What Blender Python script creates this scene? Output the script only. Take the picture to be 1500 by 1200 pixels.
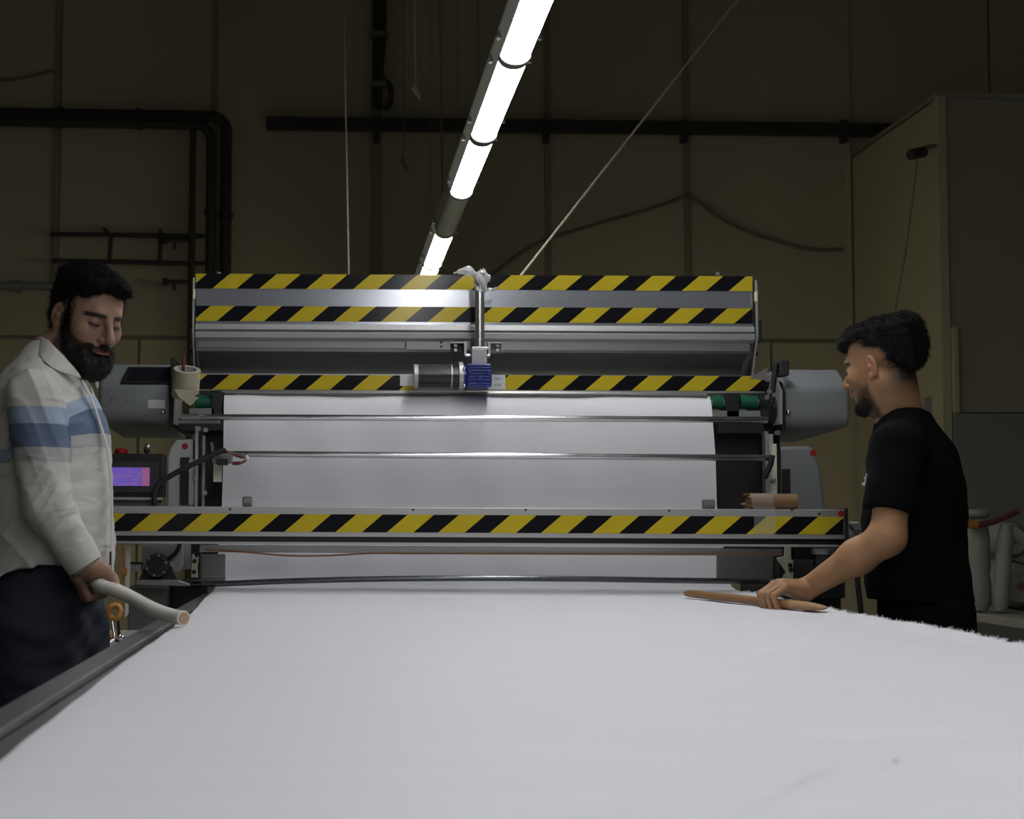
import bpy, bmesh, math, random
import numpy as np
from mathutils import Matrix, Vector
random.seed(7)
for o in list(bpy.data.objects):
    bpy.data.objects.remove(o, do_unlink=True)
SC = bpy.context.scene
COL = SC.collection

# ------------------------------------------------------------------ camera
FPX = 2100.0                      # focal length in pixels of the 1500 x 1200 frame
CAM_P = Vector((0, 0, 1.14))
PITCH, ROLL = math.radians(3.25), math.radians(0.28)
SHX = 265.0 / 1500.0
SHY = (165.0 - FPX * math.tan(PITCH)) / 1500.0
cd = bpy.data.cameras.new('camera')
cd.sensor_fit = 'HORIZONTAL'; cd.sensor_width = 36.0
cd.lens = 36.0 * FPX / 1500.0
cd.shift_x, cd.shift_y = SHX, SHY
cd.clip_start, cd.clip_end = 0.05, 100
cd.dof.use_dof = True; cd.dof.focus_distance = 4.3; cd.dof.aperture_fstop = 6.3
cam = bpy.data.objects.new('camera', cd); COL.objects.link(cam)
CROT = Matrix.Rotation(math.radians(90) + PITCH, 3, 'X') @ Matrix.Rotation(ROLL, 3, 'Z')
cam.matrix_world = Matrix.Translation(CAM_P) @ CROT.to_4x4()
SC.camera = cam

# ------------------------------------------------------------------ world and exposure
w = bpy.data.worlds.new('world'); SC.world = w; w.use_nodes = True
w.node_tree.nodes['Background'].inputs[0].default_value = (0.80, 0.90, 1.0, 1)
w.node_tree.nodes['Background'].inputs[1].default_value = 0.03
SC.view_settings.view_transform = 'Standard'
SC.view_settings.look = 'None'
SC.view_settings.gamma = 1.0
SC.view_settings.use_curve_mapping = False
SC.view_settings.exposure = 0.0
LAMP_POWER = 28.0                 # emission of the fluorescent diffusers
LAMP_X, LAMP_Z = 0.79, 3.14

def ray(px, py):
    d = Vector(((px - 750) / FPX + SHX * 1500 / FPX, (600 - py) / FPX + SHY * 1500 / FPX, -1.0))
    return CROT @ d
def at(px, py, Y):                # the point of the place that lies Y metres down the hall
    d = ray(px, py); return CAM_P + d * (Y / d.y)
def atz(px, py, Z):               # ... or at height Z
    d = ray(px, py); return CAM_P + d * ((Z - CAM_P.z) / d.z)
def mpp(Y): return Y / FPX        # metres per pixel at that depth

# ------------------------------------------------------------------ materials
def newmat(name):
    m = bpy.data.materials.new(name); m.use_nodes = True
    nt = m.node_tree; b = nt.nodes['Principled BSDF']
    return m, nt, b
def pm(name, col, rough=.5, metal=0., var=.1, scale=8., bump=0., bscale=120., spec=.5, stretch=(1, 1, 1), alpha=1., trans=0., sheen=0., coat=0., rvar=.1):
    m, nt, b = newmat(name); N, L = nt.nodes, nt.links
    tc = N.new('ShaderNodeTexCoord'); mp = N.new('ShaderNodeMapping'); mp.inputs['Scale'].default_value = stretch
    L.new(tc.outputs['Object'], mp.inputs['Vector'])
    nz = N.new('ShaderNodeTexNoise'); nz.inputs['Scale'].default_value = scale; nz.inputs['Detail'].default_value = 5
    L.new(mp.outputs['Vector'], nz.inputs['Vector'])
    mx = N.new('ShaderNodeMix'); mx.data_type = 'RGBA'
    c = Vector(col[:3])
    mx.inputs['A'].default_value = (*(c * (1 - var)), 1); mx.inputs['B'].default_value = (*[min(1, v) for v in c * (1 + var)], 1)
    L.new(nz.outputs['Fac'], mx.inputs['Factor']); L.new(mx.outputs['Result'], b.inputs['Base Color'])
    mr = N.new('ShaderNodeMapRange'); mr.inputs['To Min'].default_value = max(0.02, rough - rvar); mr.inputs['To Max'].default_value = min(1, rough + rvar)
    L.new(nz.outputs['Fac'], mr.inputs['Value']); L.new(mr.outputs['Result'], b.inputs['Roughness'])
    b.inputs['Metallic'].default_value = metal; b.inputs['Specular IOR Level'].default_value = spec
    b.inputs['Alpha'].default_value = alpha; b.inputs['Transmission Weight'].default_value = trans
    b.inputs['Sheen Weight'].default_value = sheen; b.inputs['Coat Weight'].default_value = coat
    if bump:
        n2 = N.new('ShaderNodeTexNoise'); n2.inputs['Scale'].default_value = bscale; n2.inputs['Detail'].default_value = 3
        L.new(mp.outputs['Vector'], n2.inputs['Vector'])
        bp = N.new('ShaderNodeBump'); bp.inputs['Strength'].default_value = bump; bp.inputs['Distance'].default_value = .01
        L.new(n2.outputs['Fac'], bp.inputs['Height']); L.new(bp.outputs['Normal'], b.inputs['Normal'])
    return m
def emat(name, col, power):
    m, nt, b = newmat(name)
    b.inputs['Base Color'].default_value = (.8, .8, .8, 1)
    b.inputs['Emission Color'].default_value = (*col, 1); b.inputs['Emission Strength'].default_value = power
    return m

M = {}
M['concrete'] = pm('concrete floor', (.26, .25, .225), .7, var=.25, scale=2.5, bump=.2, bscale=60)
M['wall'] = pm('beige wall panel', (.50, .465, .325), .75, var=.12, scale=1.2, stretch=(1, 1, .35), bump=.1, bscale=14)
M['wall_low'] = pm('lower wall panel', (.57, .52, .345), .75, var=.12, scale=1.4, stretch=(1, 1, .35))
M['wall_gap'] = pm('panel joint', (.30, .275, .20), .8)
M['ceiling'] = pm('ceiling sheet', (.22, .21, .19), .8)
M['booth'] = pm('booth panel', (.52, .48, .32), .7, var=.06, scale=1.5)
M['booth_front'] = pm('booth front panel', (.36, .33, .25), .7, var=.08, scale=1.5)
M['darkpipe'] = pm('dark painted pipe', (.042, .038, .030), .55, var=.3, scale=12)
M['greypipe'] = pm('grey pipe', (.26, .28, .27), .5)
M['cable'] = pm('dull cable', (.20, .18, .13), .7)
M['rope'] = pm('pale rope', (.42, .37, .28), .8, var=.2, scale=80)
M['lamp_metal'] = pm('lamp housing', (.42, .44, .42), .45, var=.1, scale=10)
M['lamp_dark'] = pm('unlit diffuser', (.74, .78, .68), .35, var=.05)
M['lamp_body'] = emat('lamp housing with added glow', (.80, .84, .74), .055); M['lamp_body'].node_tree.nodes['Principled BSDF'].inputs['Base Color'].default_value = (.42, .44, .40, 1)  # weak emission added to lit housings in place of light through the plastic
M['emit'] = emat('lit diffuser', (.965, .97, 1.0), LAMP_POWER)
M['emit_warm'] = emat('warm lit diffuser', (1.0, .93, .72), LAMP_POWER)
M['alu'] = pm('aluminium profile', (.47, .47, .455), .42, .55, var=.07, scale=6, stretch=(.3, 3, 3))
M['alu_dark'] = pm('grey sheet metal', (.30, .30, .285), .40, .75, var=.08, scale=5, stretch=(.2, 3, 3))
M['plate'] = pm('brushed plate', (.50, .515, .55), .17, .72, var=.04, scale=30, stretch=(.05, 4, 4), rvar=.02)
M['rail'] = pm('worn steel rail', (.29, .29, .295), .36, .8, var=.22, scale=14, stretch=(1, .25, 1))
M['chrome'] = pm('polished rod', (.72, .72, .72), .2, 1., var=.05, rvar=.06)
M['steel'] = pm('dull steel', (.45, .45, .43), .35, .9, var=.12)
M['rodblack'] = pm('dark rod with worn foil', (.16, .17, .18), .22, .9, var=.25, scale=30)
M['black'] = pm('black painted metal', (.012, .012, .012), .45, var=.2)
M['blackrub'] = pm('black rubber', (.018, .018, .018), .6, var=.2)
M['cover'] = pm('light grey painted cover', (.20, .212, .215), .5, var=.05, scale=5, bump=.03, bscale=300)
M['cover_dirty'] = pm('greyish cover', (.17, .178, .165), .5, var=.07, scale=6)
M['white_paint'] = pm('white painted sheet', (.42, .425, .42), .5, var=.06, scale=6)
M['cream'] = pm('cream plastic', (.72, .70, .55), .5, var=.1)
M['red'] = pm('red sticker', (.33, .010, .012), .5, var=.06)
M['green'] = pm('green belt', (.0, .10, .045), .5, var=.15)
M['blue'] = pm('blue cast gearbox', (.016, .032, .26), .38, var=.2, scale=20, coat=.3)
M['motor'] = pm('black motor', (.014, .014, .017), .26, var=.2)
M['grey_tag'] = pm('grey plastic block', (.14, .15, .15), .5)
M['card'] = pm('brown cardboard', (.21, .122, .056), .75, var=.15, scale=30, bump=.1, bscale=80)
M['cleartape'] = pm('clear tape', (.6, .6, .58), .15, alpha=.22)
M['masking'] = pm('pale tape roll', (.42, .38, .265), .45, var=.06, scale=40, stretch=(.2, .2, 12))
M['tapecore'] = pm('roll core', (.50, .47, .50), .7, var=.1)
M['poly'] = pm('clouded plastic film', (.80, .82, .80), .3, var=.06, alpha=.60, bump=.4, bscale=60)
M['wood'] = pm('worn wooden stick', (.235, .110, .032), .5, var=.3, scale=25, stretch=(.5, .12, 1), bump=.15, bscale=90)
M['woodend'] = pm('pale worn wood', (.33, .195, .085), .6, var=.2, scale=30)
M['tube'] = pm('white plastic tube', (.78, .77, .68), .4, var=.06, scale=20)
M['tube_in'] = pm('cut tube end', (.45, .30, .20), .6)
M['toolwood'] = pm('orange wood handle', (.50, .24, .06), .45, var=.3, scale=40)
M['tray'] = pm('pale tray', (.50, .52, .48), .5, var=.1)
M['screen_bezel'] = pm('panel bezel', (.035, .037, .042), .4)
M['orange'] = pm('orange plastic', (.36, .15, .03), .5)
M['rollwhite'] = pm('wrapped fabric roll', (.24, .235, .20), .55, var=.12, scale=9, bump=.3, bscale=18)
M['paper'] = pm('white paper label', (.62, .62, .62), .6, var=.04)
M['ink'] = pm('black ink', (.03, .03, .03), .7)
M['yellow_bulb'] = pm('yellowed plug', (.75, .72, .5), .5)

def stripe_mat():
    m, nt, b = newmat('hazard tape print'); N, L = nt.nodes, nt.links
    a = N.new('ShaderNodeAttribute'); a.attribute_name = 'su'
    fr = N.new('ShaderNodeMath'); fr.operation = 'FRACT'; L.new(a.outputs['Fac'], fr.inputs[0])
    lt = N.new('ShaderNodeMath'); lt.operation = 'LESS_THAN'; lt.inputs[1].default_value = .485; L.new(fr.outputs[0], lt.inputs[0])
    nz = N.new('ShaderNodeTexNoise'); nz.inputs['Scale'].default_value = 9
    tc = N.new('ShaderNodeTexCoord'); L.new(tc.outputs['Object'], nz.inputs['Vector'])
    y = N.new('ShaderNodeMix'); y.data_type = 'RGBA'; y.inputs['A'].default_value = (.52, .40, .022, 1); y.inputs['B'].default_value = (.64, .50, .035, 1)
    L.new(nz.outputs['Fac'], y.inputs['Factor'])
    mx = N.new('ShaderNodeMix'); mx.data_type = 'RGBA'; mx.inputs['B'].default_value = (.010, .010, .013, 1)
    L.new(lt.outputs[0], mx.inputs['Factor']); L.new(y.outputs['Result'], mx.inputs['A'])
    L.new(mx.outputs['Result'], b.inputs['Base Color']); b.inputs['Roughness'].default_value = .13; b.inputs['Specular IOR Level'].default_value = .25
    return m
M['hazard'] = stripe_mat()
def screen_mat():
    m, nt, b = newmat('lit panel screen'); N, L = nt.nodes, nt.links
    tc = N.new('ShaderNodeTexCoord'); sp = N.new('ShaderNodeSeparateXYZ'); L.new(tc.outputs['Generated'], sp.inputs[0])
    r = N.new('ShaderNodeValToRGB'); e = r.color_ramp; e.interpolation = 'LINEAR'
    e.elements[0].position = 0; e.elements[0].color = (.20, .125, .62, 1); e.elements[1].position = .80; e.elements[1].color = (.19, .11, .56, 1)
    q = e.elements.new(.84); q.color = (.42, .12, .26, 1); q = e.elements.new(1); q.color = (.38, .12, .30, 1)
    L.new(sp.outputs['X'], r.inputs[0])
    wv = N.new('ShaderNodeTexNoise'); wv.inputs['Scale'].default_value = 5; L.new(tc.outputs['Generated'], wv.inputs['Vector'])
    mx = N.new('ShaderNodeMix'); mx.data_type = 'RGBA'; mx.blend_type = 'MIX'; mx.inputs['B'].default_value = (.34, .17, .42, 1)
    mr = N.new('ShaderNodeMapRange'); mr.inputs['From Min'].default_value = .5; mr.inputs['From Max'].default_value = .75; L.new(wv.outputs['Fac'], mr.inputs['Value'])
    L.new(mr.outputs['Result'], mx.inputs['Factor']); L.new(r.outputs['Color'], mx.inputs['A'])
    b.inputs['Base Color'].default_value = (.02, .02, .03, 1); b.inputs['Roughness'].default_value = .25
    L.new(mx.outputs['Result'], b.inputs['Emission Color']); b.inputs['Emission Strength'].default_value = .62
    return m
M['screen'] = screen_mat()
def cloth_mat():
    m, nt, b = newmat('white woven cloth'); N, L = nt.nodes, nt.links
    tc = N.new('ShaderNodeTexCoord'); mp = N.new('ShaderNodeMapping'); mp.inputs['Scale'].default_value = (1, 7, 7)
    L.new(tc.outputs['Object'], mp.inputs['Vector'])
    nz = N.new('ShaderNodeTexNoise'); nz.inputs['Scale'].default_value = 2.2; nz.inputs['Detail'].default_value = 4; L.new(mp.outputs['Vector'], nz.inputs['Vector'])
    mx = N.new('ShaderNodeMix'); mx.data_type = 'RGBA'; mx.inputs['A'].default_value = (.73, .73, .755, 1); mx.inputs['B'].default_value = (.78, .78, .80, 1)
    L.new(nz.outputs['Fac'], mx.inputs['Factor']); L.new(mx.outputs['Result'], b.inputs['Base Color'])
    bp = N.new('ShaderNodeBump'); bp.inputs['Strength'].default_value = .12; bp.inputs['Distance'].default_value = .02
    L.new(nz.outputs['Fac'], bp.inputs['Height']); L.new(bp.outputs['Normal'], b.inputs['Normal'])
    b.inputs['Roughness'].default_value = .6; b.inputs['Specular IOR Level'].default_value = .18
    return m
M['cloth'] = cloth_mat()

# ------------------------------------------------------------------ mesh helpers
class MB:
    def __init__(s): s.v, s.f = [], []
    def _add(s, v, f):
        n = len(s.v); s.v += [tuple(p) for p in v]; s.f += [tuple(i + n for i in q) for q in f]; return s
    def box(s, lo, hi):
        (a, b, c), (d, e, g) = lo, hi
        a, d = min(a, d), max(a, d); b, e = min(b, e), max(b, e); c, g = min(c, g), max(c, g)
        v = [(a, b, c), (d, b, c), (d, e, c), (a, e, c), (a, b, g), (d, b, g), (d, e, g), (a, e, g)]
        return s._add(v, [(3, 2, 1, 0), (4, 5, 6, 7), (0, 1, 5, 4), (1, 2, 6, 5), (2, 3, 7, 6), (3, 0, 4, 7)])
    def prism(s, poly, lo, hi, axis='x'):
        """poly: 2D outline; x: (y,z) along X; y: (x,z) along Y; z: (x,y) along Z"""
        n = len(poly); v = []
        for t in (lo, hi):
            for (p, q) in poly:
                v.append((t, p, q) if axis == 'x' else ((p, t, q) if axis == 'y' else (p, q, t)))
        f = [tuple(range(n))[::-1], tuple(range(n, 2 * n))]
        f += [(i, (i + 1) % n, n + (i + 1) % n, n + i) for i in range(n)]
        return s._add(v, f)
    def tube(s, pts, r, seg=12, cap=True):
        pts = [Vector(p) for p in pts]; n = len(pts)
        rr = r if isinstance(r, (list, tuple)) else [r] * n
        v = []; up = None
        for i, p in enumerate(pts):
            t = (pts[min(i + 1, n - 1)] - pts[max(i - 1, 0)]).normalized()
            if up is None:
                a = Vector((0, 0, 1)) if abs(t.z) < .9 else Vector((1, 0, 0))
                up = (a - t * a.dot(t)).normalized()
            else:
                up = (up - t * up.dot(t)).normalized()
            sd = t.cross(up)
            for k in range(seg):
                an = 2 * math.pi * k / seg
                v.append(p + (up * math.cos(an) + sd * math.sin(an)) * rr[i])
        f = []
        for i in range(n - 1):
            for k in range(seg):
                a, b = i * seg + k, i * seg + (k + 1) % seg
                f.append((a, b, b + seg, a + seg))
        if cap: f += [tuple(range(seg))[::-1], tuple(range((n - 1) * seg, n * seg))]
        return s._add(v, f)
    def ball(s, c, r, sq=(1, 1, 1), u=16, h=10):
        v = []; f = []
        for j in range(h + 1):
            th = math.pi * j / h
            for i in range(u):
                ph = 2 * math.pi * i / u
                v.append((c[0] + r * sq[0] * math.sin(th) * math.cos(ph), c[1] + r * sq[1] * math.sin(th) * math.sin(ph), c[2] + r * sq[2] * math.cos(th)))
        for j in range(h):
            for i in range(u):
                a, b = j * u + i, j * u + (i + 1) % u
                f.append((a, a + u, b + u, b))
        return s._add(v, f)
    def ring(s, c, ax, r0, r1, h, seg=32):
        """hollow cylinder starting at c along ax"""
        ax = Vector(ax).normalized(); a = Vector((1, 0, 0)) if abs(ax.x) < .9 else Vector((0, 1, 0))
        u = ax.cross(a).normalized(); w_ = ax.cross(u); c = Vector(c); v = []
        for (r, t) in ((r1, 0), (r1, h), (r0, h), (r0, 0)):
            for k in range(seg):
                an = 2 * math.pi * k / seg
                v.append(c + ax * t + (u * math.cos(an) + w_ * math.sin(an)) * r)
        f = []
        for j in range(4):
            for k in range(seg):
                f.append((j * seg + k, j * seg + (k + 1) % seg, ((j + 1) % 4) * seg + (k + 1) % seg, ((j + 1) % 4) * seg + k))
        return s._add(v, f)

def wloc(o):
    v = Vector((0, 0, 0))
    while o is not None: v += o.location; o = o.parent
    return v
def build(name, mb, mat, parent=None, bevel=0., smooth=False, origin=None, segs=2):
    off = wloc(parent) if parent else Vector(origin or (0, 0, 0))
    me = bpy.data.meshes.new(name)
    me.from_pydata([(a - off.x, b - off.y, c - off.z) for (a, b, c) in mb.v], [], mb.f)
    bm = bmesh.new(); bm.from_mesh(me); bmesh.ops.recalc_face_normals(bm, faces=bm.faces)
    if bevel:
        ed = [e for e in bm.edges if len(e.link_faces) == 2 and e.calc_face_angle(0) > .5]
        try: bmesh.ops.bevel(bm, geom=ed, offset=bevel, segments=segs, affect='EDGES', profile=.5)
        except Exception: pass
    bm.to_mesh(me); bm.free()
    if mat: me.materials.append(M[mat] if isinstance(mat, str) else mat)
    if smooth:
        me.polygons.foreach_set('use_smooth', [True] * len(me.polygons))
        me.set_sharp_from_angle(angle=math.radians(38))
    o = bpy.data.objects.new(name, me); COL.objects.link(o)
    if parent: o.parent = parent
    else: o.location = off
    return o
def tag(o, label, cat=None, group=None, kind=None):
    o['label'] = label
    if cat: o['category'] = cat
    if group: o['group'] = group
    if kind: o['kind'] = kind
    return o
def thing(name, loc, label, cat, group=None):
    o = bpy.data.objects.new(name, None); COL.objects.link(o); o.location = loc
    o.empty_display_size = .1
    return tag(o, label, cat, group)
def struct(name, mb, mat, label, **k):
    return tag(build(name, mb, mat, **k), label, kind='structure')
def B(lo, hi): return MB().box(lo, hi)
def T(pts, r, seg=12): return MB().tube(pts, r, seg)
def smoothpath(pts, n=8):
    pts = [Vector(p) for p in pts]; out = []
    for i in range(len(pts) - 1):
        p0, p1, p2, p3 = pts[max(i - 1, 0)], pts[i], pts[i + 1], pts[min(i + 2, len(pts) - 1)]
        for k in range(n):
            t = k / n
            out.append(.5 * ((2 * p1) + (p2 - p0) * t + (2 * p0 - 5 * p1 + 4 * p2 - p3) * t * t + (3 * p1 - p0 - 3 * p2 + p3) * t ** 3))
    out.append(pts[-1]); return out
def dup(o, parent=None, loc=None):
    c = o.copy(); COL.objects.link(c); c.parent = parent
    if loc is not None: c.location = loc
    for ch in o.children: dup(ch, c)
    return c
# ------------------------------------------------------------------ the hall
YW = 14.5                          # far wall
XL, XR, YB, ZC = -7.0, 10.5, -8.0, 7.6
struct('floor', B((XL, YB, -.1), (XR, YW + .2, 0)), 'concrete', 'bare grey concrete floor of the hall')
struct('ceiling', B((XL, YB, ZC), (XR, YW + .2, ZC + .1)), 'ceiling', 'dark ceiling of the hall above the lamps')
struct('wall_left', B((XL - .2, YB, 0), (XL, YW + .2, ZC)), 'wall', 'beige side wall of the hall on the left')
struct('wall_right', B((XR, YB, 0), (XR + .2, YW + .2, ZC)), 'wall', 'beige side wall of the hall on the right')
wb = struct('wall_back', B((XL, YW + .03, 0), (XR, YW + .25, ZC)), 'wall_gap', 'dim beige far wall of tall panels behind the machine')
ZD = at(600, 497, YW).z            # top of the lower row of panels
def seams(pxs, py, step):
    xs = [at(p, py, YW).x for p in pxs]
    while xs[0] - step > XL: xs.insert(0, xs[0] - step)
    while xs[-1] + step < XR: xs.append(xs[-1] + step)
    return [XL] + xs + [XR]
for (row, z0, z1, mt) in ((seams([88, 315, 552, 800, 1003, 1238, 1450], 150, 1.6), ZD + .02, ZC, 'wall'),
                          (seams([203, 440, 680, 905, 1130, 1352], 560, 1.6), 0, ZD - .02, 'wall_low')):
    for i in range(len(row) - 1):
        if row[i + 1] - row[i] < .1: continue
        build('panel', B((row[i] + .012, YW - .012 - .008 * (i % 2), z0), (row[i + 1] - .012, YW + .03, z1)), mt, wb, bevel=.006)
# posts that carry the panels
posts = []
for i, (px, wd) in enumerate(((86, .05), (315, .045), (552, .09), (800, .05), (1003, .05), (1238, .055))):
    x = at(px, 150, YW).x
    o = struct('trim_%d' % (i + 1), B((x - wd / 2, YW - .06, 0 if i == 2 else ZD + .02), (x + wd / 2, YW - .021, ZC)), 'wall_gap' if i != 5 else 'booth',
               ['narrow wall post at far left above the ladder', 'narrow wall post behind the bent pipes', 'wide dark wall post carrying a bunch of cables',
                'narrow wall post right of the lamp row', 'narrow wall post where the slack cable is pinned', 'pale wall post beside the booth'][i], bevel=.005)

# dark bus rail along the far wall
def rail(name, a, b, Y, h, mat, label, cat):
    p, q = at(*a, Y), at(*b, Y)
    poly = [(p.x, p.z - h / 2), (q.x, q.z - h / 2), (q.x, q.z + h / 2), (p.x, p.z + h / 2)]
    return p, q, poly
th = thing('cable_trunking', at(390, 180, YW - .15), 'long dark cable trunking along the far wall behind the lamps', 'trunking')
p, q, poly = rail('', (390, 181), (1312, 191), YW - .15, .125, '', '', '')
build('channel', MB().prism(poly, YW - .2, YW - .1, 'y'), 'darkpipe', th, bevel=.008)
p2, q2 = at(1102, 184, YW - .22), at(1312, 187, YW - .22)
build('lid', MB().prism([(p2.x, p2.z - .02), (q2.x, q2.z - .02), (q2.x, q2.z + .035), (p2.x, p2.z + .035)], YW - .24, YW - .2, 'y'), 'darkpipe', th, bevel=.005)
for px in (552, 800, 1003, 1238):
    x = at(px, 190, YW - .15).x; z = at(px, 190, YW - .15).z
    build('bracket', B((x - .03, YW - .16, z - .12), (x + .03, YW - .05, z + .1)), 'darkpipe', th, bevel=.005)

# two bent heating pipes on the left
def bent(px_v, py_h, r, Y, label):
    a, c = at(-160, py_h - 6, Y), at(px_v, py_h + 2, Y); d = at(px_v + 1, 560, Y)
    R_ = .16; pts = [a, Vector((c.x - R_, Y, c.z))]
    for k in range(1, 9):
        an = math.pi / 2 * k / 8
        pts.append(Vector((c.x - R_ + R_ * math.sin(an), Y, c.z - R_ + R_ * math.cos(an))))
    pts.append(Vector((c.x, Y, 0.0)))
    t = thing('heating_pipe', (c.x, Y, 0), label, 'pipe', 'dark heating pipes on the far wall')
    build('pipe', T(pts, r, 14), 'darkpipe', t, smooth=True)
    for zz in (2.0, 4.2):
        build('pipe_clip', MB().ring((c.x, Y, zz), (0, 0, 1), r * .98, r * 1.25, .05, 16), 'darkpipe', t)
    for px in (85, 200):
        x = at(px, py_h, Y).x; z = a.z + (c.z - a.z) * (x - a.x) / (c.x - a.x)
        build('hanger', MB().ring((x, Y, z), (1, 0, 0), r * .98, r * 1.25, .05, 16), 'darkpipe', t)
bent(332, 169, .058, YW - .18, 'dark bent heating pipe, outer of the pair, dropping behind the machine')
bent(310, 181, .052, YW - .34, 'dark bent heating pipe, inner and lower of the pair, dropping behind the machine')
t = thing('thin_pipe', Vector((at(281, 300, YW - .34).x, YW - .34, 0)), 'thin dark pipe standing left of the two bent heating pipes', 'pipe')
a, b = at(283, 186, YW - .34), at(279, 500, YW - .34)
build('pipe', T([a, b, (b.x, b.y, 0)], .033, 10), 'darkpipe', t, smooth=True)
for (py, xx) in ((352, 241), (413, 241)):
    a, b = at(xx, py, YW - .36), at(280, py, YW - .34)
    v = build('valve_arm', T([a, b], .022, 8), 'darkpipe', t)
    m_ = a.lerp(b, .38); build('valve_stem', T([m_, m_ - Vector((0, 0, .09))], .016, 8), 'darkpipe', v)
    build('valve_wheel', MB().tube([a - Vector((.02, 0, 0)), a + Vector((.03, 0, 0))], .04, 12), 'darkpipe', v)
# the ladder hung sideways on the wall
YL = YW - .3
t = thing('ladder', at(190, 382, YL), 'dark metal ladder hung sideways on the far wall', 'ladder')
for (pa, pb) in (((74, 343), (300, 346)), ((76, 382), (300, 386))):
    build('rail', T([at(*pa, YL), at(*pb, YL)], .024, 10), 'darkpipe', t, smooth=True)
for (pa, pb) in (((163, 345), (160, 384)), ((236, 345), (234, 384))):
    build('rung', T([at(*pa, YL), at(*pb, YL)], .024, 8), 'darkpipe', t, smooth=True)
for (pa, pb) in (((163, 345), (152, 335)), ((238, 345), (234, 337))):
    build('hook', T([at(*pa, YL), at(*pb, YL), at(pb[0], pb[1], YW - .03)], .016, 8), 'darkpipe', t, smooth=True)
# pale pipe at far left
t = thing('wall_pipe', at(0, 418, YW - .1), 'pale grey horizontal pipe on the far wall beside the bearded man', 'pipe')
a, b = at(-220, 418, YW - .1), at(86, 419, YW - .1)
build('pipe', T([a, b], .04, 12), 'greypipe', t, smooth=True)
for k in (.3, .8):
    c = a.lerp(b, k); build('pipe_clip', B((c.x - .03, YW - .11, c.z - .06), (c.x + .03, YW - .02, c.z + .06)), 'greypipe', t)

# bunch of cables on the wide post
t = thing('cable_bundle', at(552, 165, YW - .12), 'bunch of dark cables tied to the wide wall post', 'cable')
for k, (pts) in enumerate((((549, -40), (550, 60), (548, 158)), ((556, -40), (557, 70), (555, 160)), ((561, -40), (562, 50), (558, 110), (571, 125), (572, 150), (563, 160)))):
    build('strand', T(smoothpath([at(x, y, YW - .12 - .03 * k) for x, y in pts], 6), .03, 8), 'darkpipe', t, smooth=True)
for py in (52, 125):
    c = at(555, py, YW - .14); build('tie', MB().tube([c - Vector((0, 0, .02)), c + Vector((0, 0, .02))], .10, 14), 'cable', t)
t = thing('slack_cable', at(1003, 290, YW - .1), 'slack dark cable pinned to the far wall in two sagging spans', 'cable')
build('span', T(smoothpath([at(x, y, YW - .1) for x, y in ((700, 420), (745, 383), (790, 355), (850, 335), (930, 312), (975, 298), (1000, 288))], 6), .018, 6), 'cable', t, smooth=True)
build('span', T(smoothpath([at(x, y, YW - .1) for x, y in ((1000, 288), (1020, 294), (1050, 316), (1090, 337), (1150, 357), (1195, 366), (1235, 365))], 6), .018, 6), 'cable', t, smooth=True)
build('pin', MB().tube([at(1000, 288, YW - .13), at(1000, 288, YW - .04)], .03, 10), 'cable', t)
t = tag(build('thin_cable', T(smoothpath([at(x, y, YW - .06) for x, y in ((-60, 116), (0, 118), (40, 113), (80, 103))], 6), .014, 6), 'cable', smooth=True, origin=at(0, 118, YW - .06)), 'thin cable at the top left of the far wall', 'cable')

# cords that hang in front of the wall
def cord(name, pts, Y, r, mat, label, knot=None, cat='cord'):
    P_ = [at(x, y, yy) for (x, y), yy in zip(pts, Y)]
    t = thing(name, P_[-1], label, cat)
    build('line', T(P_, r, 6), mat, t, smooth=True)
    if knot:
        b = P_[-1]
        build('knot', MB().tube([b + Vector((0, 0, .05)), b + Vector((-.012, 0, .02)), b + Vector((.02, 0, -.03)), b + Vector((.035, 0, -.07))], [.008, .022, .018, .006], 8), mat, t, smooth=True)
    return t
def up(px, py, Y): # continue a cord to the ceiling
    return at(px, py, Y)
cord('hanging_cord', ((501, -140), (503, 0), (508, 250), (512, 470)), (8.5,) * 4, .0045, 'rope', 'long pale cord hanging left of the lamp row')
cord('hanging_cord', ((608, -80), (608, 60), (609, 133)), (10.5,) * 3, .006, 'tube', 'short cord with a knotted end hanging above the machine', True)
cord('hanging_cord', ((590, -80), (591, 120), (591, 240)), (11.5,) * 3, .0035, 'cable', 'dark thin cord with a knotted end, lower than its neighbour', True)
cord('hanging_cord', ((644, -80), (645, 120), (648, 300)), (11.,) * 3, .005, 'cable', 'dark cord running down to the lamp row')
cord('hanging_cord', ((699, -80), (700, 60), (700, 122)), (6.9,) * 3, .003, 'cable', 'thin dark cord that holds up the lamp row near its middle')
cord('stay_wire', ((1150, -92), (1080, 0), (760, 408), (700, 486)), (8.4, 8.4, 8.4, 8.4), .0065, 'rope', 'pale wire stretched diagonally right of the lamp row', cat='wire')

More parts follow.
